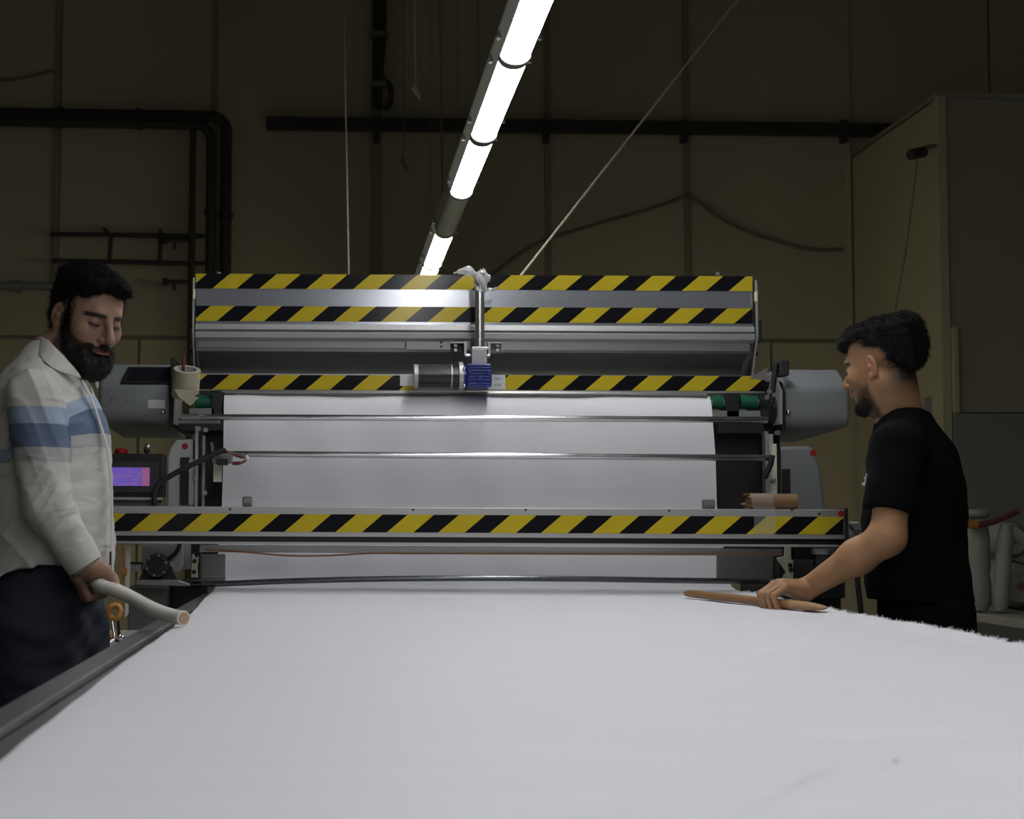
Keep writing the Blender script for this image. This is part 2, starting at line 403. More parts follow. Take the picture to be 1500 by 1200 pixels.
# ------------------------------------------------------------------ the booth on the right
YF = 12.4
M['booth_base'] = pm('grey green booth base', (.26, .27, .235), .7, var=.1, scale=2)
bx = at(1372, 142, YF); bz = bx.z; bx = bx.x
t = thing('booth', (bx, YF, 0), 'tall pale partition booth built against the far wall', 'booth')
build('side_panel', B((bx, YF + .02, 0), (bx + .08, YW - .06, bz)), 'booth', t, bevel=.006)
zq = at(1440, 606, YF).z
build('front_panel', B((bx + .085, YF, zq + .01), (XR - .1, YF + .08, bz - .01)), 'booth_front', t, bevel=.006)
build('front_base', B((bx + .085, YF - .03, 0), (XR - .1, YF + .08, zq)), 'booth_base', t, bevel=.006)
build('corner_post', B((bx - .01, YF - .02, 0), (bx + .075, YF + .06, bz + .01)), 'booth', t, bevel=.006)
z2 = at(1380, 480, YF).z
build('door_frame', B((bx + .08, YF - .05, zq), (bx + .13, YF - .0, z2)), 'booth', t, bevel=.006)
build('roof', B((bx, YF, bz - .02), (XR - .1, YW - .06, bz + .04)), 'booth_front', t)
c = at(1352, 592, YF + .3); build('sticker', B((bx - .004, YF + .22, c.z - .08), (bx, YF + .38, c.z + .06)), M['greypipe'], t)
t = thing('security_camera', at(1362, 222, YF), 'small dark camera on a bracket at the top of the booth', 'camera')
a, b = at(1370, 214, YF - .05), at(1345, 224, YF - .12)
build('bracket', T([a, a.lerp(b, .5) + Vector((0, 0, .02)), b], .022, 8), 'greypipe', t, smooth=True)
build('body', T([b + Vector((.05, .0, .01)), b + Vector((-.09, -.05, -.03))], .048, 12), 'darkpipe', t, smooth=True)
build('wire', T(smoothpath([b, at(1336, 300, YF - .02), at(1325, 380, YF - .02), at(1310, 470, YF - .02), at(1306, 560, YF - .02)], 5), .006, 6), 'cable', t)

# ------------------------------------------------------------------ fluorescent lamps in one row over the table
def lamp(y0, y1, lit, label, group='lamps in the row over the table'):
    X, Z = LAMP_X, LAMP_Z
    t = thing('fluorescent_lamp', (X, (y0 + y1) / 2, Z), label, 'lamp', group)
    # housing: shallow tray, open downwards edges beside the diffuser
    prof = [(-.066, .026), (-.084, .085), (-.080, .125), (.080, .125), (.084, .085), (.066, .026)]
    build('housing', MB().prism([(X + p, Z + q) for p, q in prof], y0 - .02, y1 + .02, 'y'), 'lamp_body' if lit else 'lamp_metal', t, bevel=.004)
    arc = [(X + .062 * math.cos(math.pi * (1 + k / 12)), Z + .028 + .042 * math.sin(math.pi * (1 + k / 12))) for k in range(13)]
    build('diffuser', MB().prism(arc, y0, y1, 'y'), {0: 'lamp_dark', 1: 'emit', 2: 'emit_warm'}[lit], t, smooth=True)
    arc2 = [(X + .068 * math.cos(math.pi * (1 + k / 12)), Z + .028 + .048 * math.sin(math.pi * (1 + k / 12))) for k in range(13)]
    for (a, b) in ((y0 - .03, y0), (y1, y1 + .03)):
        build('end_cap', MB().prism(arc2, a, b, 'y'), 'lamp_metal', t)
    for yy in (y0 + .12, y1 - .12):
        for s in (-1, 1):
            build('clip', B((X + s * .078, yy - .012, Z + .050), (X + s * .094, yy + .012, Z + .085)), 'steel', t)
    for yy in (y0 + .2,):
        build('hanger', T([(X, yy, Z + .1), (X, yy, ZC)], .002, 5), 'cable', t)
for k, (y0, y1, lit, lab) in enumerate((
        (4.90, 6.10, 1, 'lit fluorescent lamp at the top edge of the picture, nearest of those in view'),
        (6.17, 7.37, 1, 'lit fluorescent lamp second from the top of the row'),
        (7.47, 8.67, 1, 'lit fluorescent lamp just in front of the unlit one'),
        (8.74, 9.87, 0, 'unlit grey fluorescent lamp in the middle of the row'),
        (9.94, 11.14, 2, 'warm lit fluorescent lamp just beyond the unlit one'),
        (11.22, 12.4, 2, 'warm lit fluorescent lamp at the far end, mostly hidden by the machine'))):
    lamp(y0, y1, lit, lab)
NEAR = ['above the striped front bar', 'between the two men', 'over the near half of the table', 'above the near end of the table', 'just behind the photographer',
        'second behind the photographer', 'third behind the photographer', 'fourth behind the photographer', 'farthest behind the photographer']
for k in range(9):                 # the row runs on over the table and past the photographer
    y1 = 4.83 - k * 1.27
    lamp(y1 - 1.2, y1, 1, 'lit fluorescent lamp of the row, ' + NEAR[k])
# ------------------------------------------------------------------ spreading table
TX0, TX1, TZ = -.425, 1.375, .897
t = thing('spreading_table', (.5, 3.5, 0), 'long cloth spreading table with a worn steel edge rail', 'table')
build('table_top', B((TX0 + .10, -.9, TZ - .04), (TX1 - .052, 8.8, TZ + .004)), 'tray', t, bevel=.003)
build('edge_rail', B((TX0, -.9, TZ - .055), (TX0 + .048, 8.8, TZ + .003)), 'rail', t, bevel=.004)
build('inner_rail', B((TX0 + .052, -.9, TZ - .05), (TX0 + .098, 8.8, TZ - .006)), 'rail', t, bevel=.003)
build('edge_rail', B((TX1 - .048, -.9, TZ - .055), (TX1, 8.8, TZ - .006)), 'rail', t, bevel=.004)
for y in (-.7, 1.2, 3.1, 5.0, 6.9, 8.6):
    for x in (TX0 + .12, TX1 - .16):
        build('leg', B((x - .03, y - .03, 0), (x + .03, y + .03, TZ - .05)), 'cover_dirty', t, bevel=.004)
    build('cross_beam', B((TX0 + .1, y - .02, TZ - .12), (TX1 - .12, y + .02, TZ - .05)), 'cover_dirty', t)

# ------------------------------------------------------------------ the white cloth: out of the machine, under the rod and along the table
ZF = .918
def cloth():
    # profile (Y, Z, left edge X, right edge X)
    def e(pl, pr, py, Y): a, b = at(pl, py, Y), at(pr, py, Y); return (Y, (a.z + b.z) / 2, a.x, b.x)
    key = [e(329, 1041, 577, 4.985), e(328.5, 1041.5, 584, 4.935), e(328, 1043, 596, 4.905), e(328, 1044, 612, 4.885), e(327, 1048, 668, 4.86), e(325, 1050, 742, 4.85), e(319, 1064, 812, 4.83), e(317.5, 1068, 835, 4.82)]
    key += [(4.815, .950, -.380, 1.333), (4.80, .932, -.381, 1.337), (4.77, .922, -.381, 1.343), (4.72, ZF, -.381, 1.352)]
    for (Y, xl, xr) in ((4.5, -.377, 1.335), (4.2, -.368, 1.315), (3.9, -.355, 1.298), (3.6, -.345, 1.287), (3.3, -.340, 1.281), (3.0, -.335, 1.276), (2.6, -.331, 1.270), (2.2, -.328, 1.268), (1.8, -.320, 1.266), (1.4, -.311, 1.264), (1.0, -.306, 1.262), (.5, -.302, 1.262), (.1, -.302, 1.262)):
        key.append((Y, ZF, xl, xr))
    key = np.array(key)
    # resample by arc length
    d = np.concatenate([[0], np.cumsum(np.hypot(np.diff(key[:, 0]), np.diff(key[:, 1])))])
    s = np.concatenate([np.arange(0, .80, .02), np.arange(.80, 1.0, .008), np.arange(1.0, 3.0, .008), np.arange(3.0, d[-1], .010), [d[-1]]])
    R_ = np.stack([np.interp(s, d, key[:, k]) for k in range(4)], 1)
    NX = 110; rng = np.random.RandomState(3)
    v = []; rag = .0012 * np.sin(s * 9) * np.sin(s * 4.1 + 1); jit = rng.randn(len(s)) * .0015
    for i, (Y, Z, xl, xr) in enumerate(R_):
        flat = 1.0 if Y < 4.70 else 0.0
        for j in range(NX + 1):
            u = j / NX; x = xl + (xr - xl) * u
            y, z = Y, Z
            if flat:
                z += .0012 * math.sin(3.1 * x + 2.3 * Y) * math.sin(5 * Y + 1.7 * x) + .0006 * math.sin(23 * Y + 2.0 * math.sin(3 * x)) + .0009 * max(0, min(1, (Y - 3.2) / 1.0)) * math.sin(60 * Y + 3 * math.sin(4 * x)) * math.sin(2.2 * x + 1)
                # a lifted fold at the near end and a few soft puckers
                tq = max(0, min(1, (x + .05) / .50)); ye = 1.00 + .16 * tq ** 2.2 + .012 * math.sin(17 * x); st_ = max(0, min(1, (ye - Y) / .022)); z += (.014 + .026 * tq ** 2) * st_ * st_ * (3 - 2 * st_) + st_ * .007 * math.sin(24 * x + 34 * Y) * tq
                for (cx, cy, a, sx, sy) in ((.32, 1.95, .0035, .035, .02), (.52, 2.02, .003, .03, .02), (.93, 2.75, .003, .07, .03), (.75, 2.5, .003, .05, .02), (.95, 3.1, -.003, .12, .03), (.62, 1.55, .003, .12, .02), (.3, 4.3, .003, .25, .02), (.5, 4.1, -.002, .3, .02)):
                    z += 2.2 * a * math.exp(-((x - cx) / sx) ** 2 - ((Y - cy) / sy) ** 2)
                if u > .955:  # thick rolled selvage on the right
                    k = (u - .955) / .045
                    z += .006 * math.sin(math.pi * min(1, k * .7)) + (jit[i] + rag[i]) * k * .8
                    x += (rag[i] + jit[i]) * k * 1.4
                if u < .02: z -= .004 * (1 - u / .02)
            else:
                z_ = max(0, min(1, (4.9 - Z) / 4))
                y += .006 * math.sin(9 * x + 1.3) * math.sin(5 * Z) + .003 * math.sin(24 * x + 8 * Z)
                pass
            v.append((x, y, z))
    n = len(v); rows = len(s); W = NX + 1
    f = [(i * W + j, i * W + j + 1, (i + 1) * W + j + 1, (i + 1) * W + j) for i in range(rows - 1) for j in range(NX)]
    # skirts down the two sides and the near end: the stack of plies has thickness
    zt = TZ + .0045
    sk = MB(); sk.v = v; sk.f = f
    for side, j in ((-1, 0), (1, NX)):
        base = len(sk.v)
        for i in range(rows):
            x, y, z = v[i * W + j]
            if R_[i, 0] < 4.72: sk.v.append((x - side * .002 + side * abs(jit[i]) * .5, y, min(zt, z)))
            else: sk.v.append((x, y + .004, z))
        for i in range(rows - 1):
            a, b = i * W + j, (i + 1) * W + j
            sk.f.append((a, b, base + i + 1, base + i))
    return sk
o = build('fabric_sheet', cloth(), 'cloth', smooth=True, origin=(.45, 3.0, .918))
fz = MB(); rg2 = random.Random(2)
edge = [(v.co.x + .45, v.co.y + 3.0, v.co.z + .918) for v in o.data.vertices]
W_ = 111; rowsn = (len(edge) // (W_ + 2))
for k in range(2600):          # frayed threads along the right selvage
    i = rg2.randrange(40, rowsn - 2); x, y, z = edge[i * W_ + W_ - 1]; y += rg2.uniform(-.008, .008)
    if y > 4.68 or y < 1.6: continue
    d = Vector((rg2.uniform(-.4, 1), rg2.uniform(-1, 1), rg2.uniform(-.4, 1))).normalized() * rg2.uniform(.003, .009); b = Vector((x - rg2.uniform(0, .006), y, z + .001)); r = .0007
    fz._add([b + Vector((r, 0, 0)), b + Vector((-r, r, 0)), b + Vector((-r, -r, 0)), b + d], [(0, 1, 3), (1, 2, 3), (2, 0, 3)])
fr_ = build('frayed_edge', fz, 'cloth', o); fr_['kind'] = 'stuff'
tag(o, 'wide white cloth coming out of the machine and lying along the table', 'cloth')
# ------------------------------------------------------------------ the spreading machine
MC = thing('fabric_spreading_machine', (.48, 5.0, 0), 'large grey fabric spreading machine with yellow and black striped bars', 'machine')
def tape(pl, pr, pyt, pyb, Y, period, p0, parent, name='hazard_tape', thick=.0015):
    """striped tape on a face at depth Y from pixel column pl to pr; p0 = (px, py) of a lower left corner of a black bar"""
    a, b = at(pl, pyt, Y), at(pr, pyt, Y); mid = (pl + pr) / 2
    zt = (at(pl, pyt, Y).z + at(pr, pyt, Y).z) / 2; zb = zt - (pyb - pyt) * mpp(Y)
    mb = B((a.x, Y - thick, zb), (b.x, Y + .0005, zt))
    o = build(name, mb, 'hazard', parent)
    q = at(*p0, Y); per = period * mpp(Y); off = wloc(parent)
    at_ = o.data.attributes.new('su', 'FLOAT', 'POINT')
    vals = [((vv.co.x + off.x - q.x) - 1.17 * (vv.co.z + off.z - zb)) / per + 40 for vv in o.data.vertices]
    at_.data.foreach_set('value', vals)
    return zt, zb
def zat(py, Y, px=695): return at(px, py, Y).z
def xat(px, Y, py=650): return at(px, py, Y).x

# --- upper cradle: tall striped fascia, ledge and hollow sheet under it
YU = 5.02
xl, xr = xat(287, YU, 440), xat(1103, YU, 440)
zt, zb = zat(405, YU), zat(477, YU)
fas = build('upper_fascia', B((xl, YU, zb), (xr, YU + .03, zt)), 'plate', MC, bevel=.002)
tape(287, 1102, 403, 425, YU, 69.3, (346.4, 423.6), fas)
tape(287, 1102, 450, 472.5, YU, 69.3, (317.7, 471), fas)
led = MB()
z = [zat(p, YU) for p in (477, 485, 489, 497, 501)]
prof = [(YU + .03, z[0]), (YU - .012, z[0]), (YU - .016, z[1]), (YU - .004, z[2] + .004), (YU - .022, z[2]), (YU - .02, z[3]), (YU - .002, z[4]), (YU + .03, z[4])]
build('ledge_profile', led.prism(prof, xl, xr, 'x'), 'alu', MC, bevel=.0012)
z5, z6, z7 = zat(500, YU), zat(514, YU), zat(551, YU)
pr = [(YU + .004, z5), (YU + .006, z6 + .01)]
for k in range(0, 9):
    an = math.pi * .5 * k / 8
    pr.append((YU + .010 + .11 * math.sin(an), z6 - .004 - (z6 - z7) * .75 * (1 - math.cos(an)) - .006 * k / 8))
pr.append((YU + .115, z7 - .02))
back = [(y + .012, zz + .004) for y, zz in pr[::-1]]
build('cradle_sheet', MB().prism(pr + back, xl + .004, xr - .012, 'x'), 'alu_dark', MC, smooth=True)
a = xat(593, YU)
build('sheet_lap', B((xl + .01, YU - .001, zat(511, YU)), (a, YU + .004, zat(499, YU))), 'alu_dark', MC, bevel=.001)
build('sheet_lap', B((a + .004, YU - .004, zat(513, YU)), (xr - .015, YU + .002, zat(500, YU))), 'alu_dark', MC, bevel=.001)
# rear wall of the cradle, seen only from above
build('cradle_back', B((xl, YU + .55, zat(560, YU)), (xr, YU + .58, zt - .02)), 'alu_dark', MC)
build('cradle_floor', B((xl, YU + .12, zat(560, YU) - .02), (xr, YU + .58, zat(552, YU) - .015)), 'alu_dark', MC)
# end plates
for s, x in ((-1, xl), (1, xr)):
    ep = [(YU - .02, zat(410, YU)), (YU + .5, zat(410, YU)), (YU + .58, zat(440, YU)), (YU + .58, zat(560, YU)), (YU + .10, zat(552, YU)), (YU + .04, zat(548, YU)), (YU - .026, zat(492, YU)), (YU - .026, zat(470, YU))]
    build('end_plate', MB().prism(ep, x + s * .004, x + s * .010, 'x'), 'alu', MC, bevel=.001)
    build('end_plate_inner', MB().prism([(y + .012, zz) for y, zz in ep], x + s * .0005, x + s * .0035, 'x'), 'black', MC)
    for py in (437, 462, 478, 515):
        c = at(695, py, YU); build('bolt', T([(x + s * .01, YU + .03, c.z), (x + s * .022, YU + .03, c.z)], .008, 8), 'black', MC)
    c = zat(434, YU); build('plug', B((x + s * .001, YU - .028, c - .018), (x + s * .0095, YU - .008, c + .018)), 'yellow_bulb', MC, bevel=.002)
build('end_lug', B((xr + .012, YU - .02, zat(500, YU)), (xr + .024, YU + .02, zat(468, YU))), 'black', MC, bevel=.004)
for px in (320, 1052):
    c = at(px, 404, YU + .015); build('top_screw', T([c, c + Vector((0, 0, .012))], .009, 10), 'steel', MC)

# --- middle beam with the third tape
YM = 4.96
x0, x1 = xat(287, YM, 560), xat(1121, YM, 560)
mb_ = build('middle_beam', B((x0, YM, zat(574.5, YM)), (x1, YM + .10, zat(549, YM))), 'alu', MC, bevel=.002)
tape(290, 607, 549.5, 571.5, YM, 68.5, (346, 570), mb_)
tape(738, 1121, 550.5, 572.5, YM, 68.5, (346, 570), mb_)
bp = [(YM - .012, zat(573, YM)), (YM + .05, zat(573, YM)), (YM + .05, zat(583, YM)), (YM - .0, zat(582, YM)), (YM - .018, zat(577, YM))]
build('lower_lip', MB().prism(bp, xat(316, YM), xat(1035, YM), 'x'), 'alu_dark', MC, bevel=.002)

# --- linear drive in the middle: plunger, clevis, gearbox, motor
YD = 4.895
cx = at(703, 470, YD).x; m = mpp(YD)
arm = build('actuator_tube', T([(cx, YD, zat(402, YD)), (cx, YD, zat(512, YD))], 6.6 * m, 20), 'steel', MC, smooth=True)
build('tube_key', B((cx - .0045, YD - 7.2 * m, zat(510, YD)), (cx + .001, YD - 6 * m, zat(425, YD))), 'chrome', arm)
build('flange', B((cx - 13 * m, YD - .02, zat(513.5, YD)), (cx + 13 * m, YD + .02, zat(509, YD))), 'steel', arm, bevel=.002)
build('clevis_block', B((at(690, 520, YD).x, YD - .03, zat(535, YD)), (at(712, 520, YD).x, YD + .03, zat(513, YD))), 'white_paint', MC, bevel=.002)
for (p0, p1, sx) in ((661, 682, 1), (717, 736, -1)):
    X0, X1 = at(p0, 520, YD).x, at(p1, 520, YD).x; zt_, zb_ = zat(501, YD), zat(516, YD)
    br = build('bracket', B((X0, YD + .03, zb_), (X1, YD + .036, zt_)), 'black' if sx == 1 else 'cover', MC, bevel=.001)
    build('bracket_top', B((X0, YD + .0, zt_ - .004), (X1, YD + .036, zt_)), 'alu', br)
    Xi = X1 if sx == 1 else X0
    build('bracket_arm', B((Xi - .005, YD - .005, zat(521, YD)), (Xi + .003, YD + .036, zt_)), 'alu', br)
    c = (X0 + X1) / 2 - sx * .008
    for dz in (-.008, .008):
        build('bolt', T([(c, YD + .03, (zt_ + zb_) / 2 + dz), (c, YD + .018, (zt_ + zb_) / 2 + dz)], .006, 8), 'steel', br)
    build('pivot_pin', T([(Xi, YD, zat(521.5, YD)), (Xi + sx * .02, YD, zat(521.5, YD))], .008, 10), 'steel', br, smooth=True)
g0, g1 = at(680, 550, YD).x, at(720, 550, YD).x
gb = build('gearbox', B((g0 + .004, YD - .05, zat(569, YD)), (g1 - .004, YD + .05, zat(535, YD))), 'blue', MC, bevel=.006)
for py in (537.5, 541, 545.5, 550, 554.5, 559, 564):
    build('fin', B((g0 + .012, YD - .056, zat(py + 1, YD)), (g1 - .01, YD - .048, zat(py - .6, YD))), 'blue', gb, bevel=.001)
build('boss', B((at(697, 550, YD).x, YD - .06, zat(561, YD)), (at(705, 550, YD).x, YD - .05, zat(553, YD))), 'blue', gb, bevel=.002)
for px in (688.5, 714):
    for py in (544, 564):
        c = at(px, py, YD - .056); build('screw', T([c, c - Vector((0, .006, 0))], .0055, 8), 'blue', gb)
ax_z = zat(551.5, YD); r_m = 17.0 * m
mo = build('motor', T([(at(612, 550, YD).x, YD, ax_z), (at(672, 550, YD).x, YD, ax_z)], r_m, 32), 'motor', MC, smooth=True)
build('motor_ring', T([(at(660, 550, YD).x, YD, ax_z), (at(662, 550, YD).x, YD, ax_z)], r_m * 1.02, 32), 'alu', mo, smooth=True)
build('end_bell', T([(at(606, 550, YD).x, YD, ax_z), (at(612, 550, YD).x, YD, ax_z)], r_m * 1.03, 32), 'alu', mo, smooth=True)
build('mount_flange', T([(at(671.5, 550, YD).x, YD, ax_z), (at(677.5, 550, YD).x, YD, ax_z)], r_m * 1.25, 32), 'alu', mo, smooth=True)
build('gear_adapter', T([(at(677, 550, YD).x, YD, ax_z), (at(683, 550, YD).x, YD, ax_z)], r_m * .95, 24), 'blue', mo, smooth=True)
for py in (540.5, 565):
    c = at(680, py, YD - .05); build('screw', MB().ball(c, .006), 'chrome', mo, smooth=True)
lab = build('spec_label', B((at(720, 550, YD - .01).x, YM - .004, zat(570.5, YM)), (at(740, 560, YM).x, YM - .001, zat(549.5, YM))), 'paper', MC)
def scribble(lines, Y, parent, r=.0011):
    for L_ in lines: build('ink_line', T([at(x, y, Y) for x, y in L_], r, 5), 'ink', parent)
scribble([((724, 556), (726, 553), (728, 557), (730, 553), (732, 556), (735, 554)), ((724, 566), (727, 562), (729, 566), (731, 562), (734, 565))], YM - .0045, lab)
build('paper_scrap', B((at(586, 555, YM).x, YM - .0045, zat(566, YM)), (at(606, 555, YM).x, YM - .002, zat(550, YM))), 'paper', MC)
for py in (502, 508):
    c = at(646, py, YU); build('rivet_hole', T([c - Vector((0, .0055, 0)), c], .0045, 8), 'black', MC)

# --- the two polished guide rods
YR = 4.74
rd = build('guide_rod', T([at(266, 611, YR), at(1124, 615, YR)], 4.6 * mpp(YR), 16), 'chrome', MC, smooth=True)
build('guide_rod', T([at(318, 665, YR), at(1131, 671, YR)], 4.9 * mpp(YR), 16), 'chrome', MC, smooth=True)
build('rod_track', B((at(258, 618, YR + .06).x, YR + .03, zat(621, YR)), (at(320, 618, YR).x, YR + .05, zat(617, YR))), 'steel', MC)
# --- belt rollers at both ends
for (p0, p1, blk) in ((286, 310, (308, 326)), (1042, 1058, (1058, 1080)), (1083, 1108, (1108, 1124))):
    Y = 4.93
    gr = build('belt_roller', T([at(p0, 589, Y), at(p1, 590, Y)], 10 * mpp(Y), 24), 'green', MC, smooth=True)
    build('roller_hub', T([at(p1 - 1, 590, Y), at(p1 + 5, 590, Y)], 6.5 * mpp(Y), 16), 'steel', gr, smooth=True)
    build('bearing_block', B((at(blk[0] + 2, 590, Y).x, Y - .03, zat(612, Y)), (at(blk[1], 590, Y).x, Y + .06, zat(575, Y))), 'black', MC, bevel=.003)
for (p0, p1) in ((277, 314), (1042, 1118)):
    build('roller_plate', B((at(p0, 605, 4.9).x, 4.90, zat(609, 4.9)), (at(p1, 605, 4.9).x, 4.915, zat(600, 4.9))), 'cover', MC, bevel=.001)
for (p0, p1) in ((240, 335), (1030, 1135)):
    build('cross_bracket', B((at(p0 + 20, 622, 4.9).x, 4.88, zat(634, 4.9)), (at(p1, 622, 4.9).x, 5.1, zat(616, 4.9))), 'black', MC, bevel=.003)
# --- black side sheets
build('side_sheet', B((at(290, 690, 5.0).x, 4.95, zat(835, 4.95)), (at(345, 690, 5.0).x, 4.97, zat(575, 4.95))), 'black', MC)
build('side_sheet', B((at(1030, 690, 5.0).x, 4.95, zat(812, 4.95)), (at(1136, 690, 5.0).x, 4.97, zat(618, 4.95))), 'black', MC)

# --- upper side housings
YH = 4.80
def housing(px0, px1, pyt, pym, pyb, s):
    """box with a sloping upper face; s = -1 left, 1 right"""
    X0, X1 = at(px0, 580, YH).x, at(px1, 580, YH).x
    zt_, zm, zb_ = zat(pyt, YH), zat(pym, YH), zat(pyb, YH)
    poly = [(YH + .02, zb_ + .0), (YH, zb_ + .03), (YH, zm), (YH + .10, zt_), (YH + .55, zt_), (YH + .55, zb_ - .02)]
    return build('side_housing', MB().prism(poly, X0, X1, 'x'), 'cover', MC, bevel=.018, segs=4, smooth=True), (X0, X1, zt_, zm, zb_)
hl, gl = housing(143, 250, 531, 566, 622, -1)
hr, gr_ = housing(1149, 1246, 534, 566, 624, 1)
# tilted screen let into the left housing
a0, a1 = at(181, 560, YH).x, at(248, 560, YH).x
def slope(tt): return (YH + .10 * tt, gl[3] + (gl[2] - gl[3]) * tt)
(y0, z0), (y1, z1) = slope(.03), slope(.80)
nrm = Vector((0, -(gl[2] - gl[3]), .10)).normalized() * .006
def slab(mbx, xa, xb, xc, xd, ya, za, yb, zb_, n0, n1):
    v = [Vector((xa, ya, za)), Vector((xb, ya, za)), Vector((xc, yb, zb_)), Vector((xd, yb, zb_))]
    return mbx._add([p + n0 for p in v] + [p + n1 for p in v], [(0, 1, 2, 3), (4, 5, 6, 7), (0, 1, 5, 4), (1, 2, 6, 5), (2, 3, 7, 6), (3, 0, 4, 7)])
build('window_frame', slab(MB(), a0 - .012, a1, a1, a0 + .004, y0, z0, y1, z1, -nrm, nrm), 'black', hl, bevel=.002)
(y2, z2), (y3, z3) = slope(.12), slope(.70)
build('window_pane', slab(MB(), a0 + .008, a1 - .01, a1 - .01, a0 + .018, y2, z2, y3, z3, nrm * .9, nrm * 1.15), pm('dark glossy pane', (.01, .011, .015), .08, var=.2), hl)
c0 = at(217, 588, YH - .001); build('blank_label', B((c0.x, YH - .0015, zat(600.5, YH)), (at(242, 588, YH).x, YH + .001, zat(588, YH))), 'paper', hl)
scribble([((162, 590), (163, 584), (166, 581)), ((168, 586), (171, 583)), ((183, 588), (188, 588))], YH - .0005, hl, .0012)
for h_, px, py in ((hl, 238.5, 603), (hr, 1155, 604)):
    c = at(px, py, YH); sc_ = build('knob_screw', MB().ball(c, .009), 'chrome', h_, smooth=True)
# black frames and levers at the inner side of the housings
build('housing_flange', B((gl[1] + .0, YH - .012, zat(628, YH)), (gl[1] + .012, YH + .5, zat(527, YH))), 'black', MC, bevel=.002)
build('flange_strip', B((gl[1] + .013, YH - .02, zat(624, YH)), (gl[1] + .019, YH + .2, zat(572, YH))), 'alu', MC)
build('housing_flange', MB().prism([(YH - .015, zat(627, YH)), (YH - .02, zat(575, YH)), (YH + .02, zat(556, YH)), (YH + .4, zat(540, YH)), (YH + .4, zat(627, YH))], gr_[0] - .014, gr_[0] - .002, 'x'), 'black', MC, bevel=.002)
build('flange_strip', MB().prism([(YH - .025, zat(620, YH)), (YH - .03, zat(572, YH)), (YH + .01, zat(556, YH)), (YH + .05, zat(556, YH)), (YH + .05, zat(620, YH))], gr_[0] - .024, gr_[0] - .016, 'x'), 'alu', MC)
build('lever', T([at(1137, 533, YH - .02), at(1133, 560, YH - .02), at(1130, 590, YH - .02)], 4.2 * mpp(YH), 10), 'black', MC, smooth=True)
build('lever_head', B((at(1137, 530, YH).x, YH - .04, zat(550, YH)), (at(1151, 530, YH).x, YH + .03, zat(527, YH))), 'blackrub', MC, bevel=.006, segs=3)
build('hinge_plate', MB().prism([(at(1121, 0, YH).x, zat(577, YH)), (at(1130, 0, YH).x, zat(534, YH)), (at(1135, 0, YH).x, zat(534, YH)), (at(1127, 0, YH).x, zat(577, YH))], YH + .02, YH + .03, 'y'), 'alu', MC)
build('guard_sheet', MB().prism([(at(1099, 0, YH).x, zat(550, YH)), (at(1126, 0, YH).x, zat(533, YH)), (at(1122, 0, YH).x, zat(552, YH))], YH + .06, YH + .066, 'y'), 'alu_dark', MC)
build('clutch', T([at(1120, 600, YH + .05), at(1138, 600, YH + .05)], 22 * mpp(YH), 20), 'black', MC, smooth=True)
for (px, py) in ((1126, 574), (1133, 579), (1122, 583)):
    c = at(px, py, YH - .02); build('nut', T([c, c - Vector((0, .012, 0))], .008, 6), 'steel', MC)

# --- side towers below the housings
YT = 4.78
def poly_y(pts, Y): return [(at(px, py, Y).x, at(px, py, Y).z) for px, py in pts]
lt_ = build('tower_cover', MB().prism(poly_y([(245, 836), (245, 672), (248, 658), (257, 645), (283, 643), (283, 820), (276, 835)], YT), YT, YT + .42, 'y'), 'white_paint', MC, bevel=.006, segs=3)
build('slot', B((at(264, 700, YT).x, YT - .004, zat(742, YT)), (at(278, 700, YT).x, YT + .01, zat(672, YT))), 'black', lt_)
build('slot_edge', B((at(277, 700, YT).x, YT - .008, zat(742, YT)), (at(286, 700, YT).x, YT + .01, zat(676, YT))), 'alu', lt_)
rt_ = build('tower_cover', MB().prism(poly_y([(1142, 850), (1142, 654), (1188, 653), (1196, 660), (1203, 690), (1210, 745), (1212, 850)], YT), YT, YT + .42, 'y'), 'cover', MC, bevel=.012, segs=3)
build('slot', B((at(1145, 700, YT).x, YT - .004, zat(742, YT)), (at(1157, 700, YT).x, YT + .01, zat(685, YT))), 'black', rt_)
build('edge_strip', B((at(1138, 700, YT).x, YT - .006, zat(742, YT)), (at(1143, 700, YT).x, YT + .02, zat(653, YT))), 'black', rt_)
for (px, py, pa) in ((271, 654, lt_), (1191, 663.5, rt_)):
    c = at(px, py, YT); build('red_dot', T([c - Vector((0, .002, 0)), c + Vector((0, .001, 0))], 4.6 * mpp(YT), 20), 'red', pa)
def post(px0, px1, py0, py1, Y, mat, nm='post'):
    return build(nm, B((at(px0, 650, Y).x, Y, zat(py1, Y)), (at(px1, 650, Y).x, Y + .04, zat(py0, Y))), mat, MC, bevel=.002)
post(285.5, 289.5, 626, 760, YT - .02, 'alu')
post(291, 297, 630, 850, YT + .02, 'black'); post(296, 300, 640, 745, YT + .01, 'steel')
post(1127, 1133, 634, 745, YT + .01, 'alu'); post(1133.5, 1138, 648, 745, YT - .01, 'cream'); post(1121, 1126, 630, 745, YT + .04, 'steel')
for (px, py) in ((291, 628), (301, 630), (287, 700), (300, 722), (1140, 634), (1134, 705)):
    c = at(px, py, YT - .03); build('bolt', T([c, c + Vector((0, .02, 0))], .008, 8), 'steel', MC)
build('rod_arm', T([at(1131, 667, YR - .02), at(1129, 680, YR - .02), at(1120, 700, YR)], 4.5 * mpp(YR), 8), 'black', MC, smooth=True)
build('rod_arm', T([at(308, 650, YR), at(310, 664, YR - .01), at(300, 672, YR)], 5 * mpp(YR), 8), 'black', MC, smooth=True)
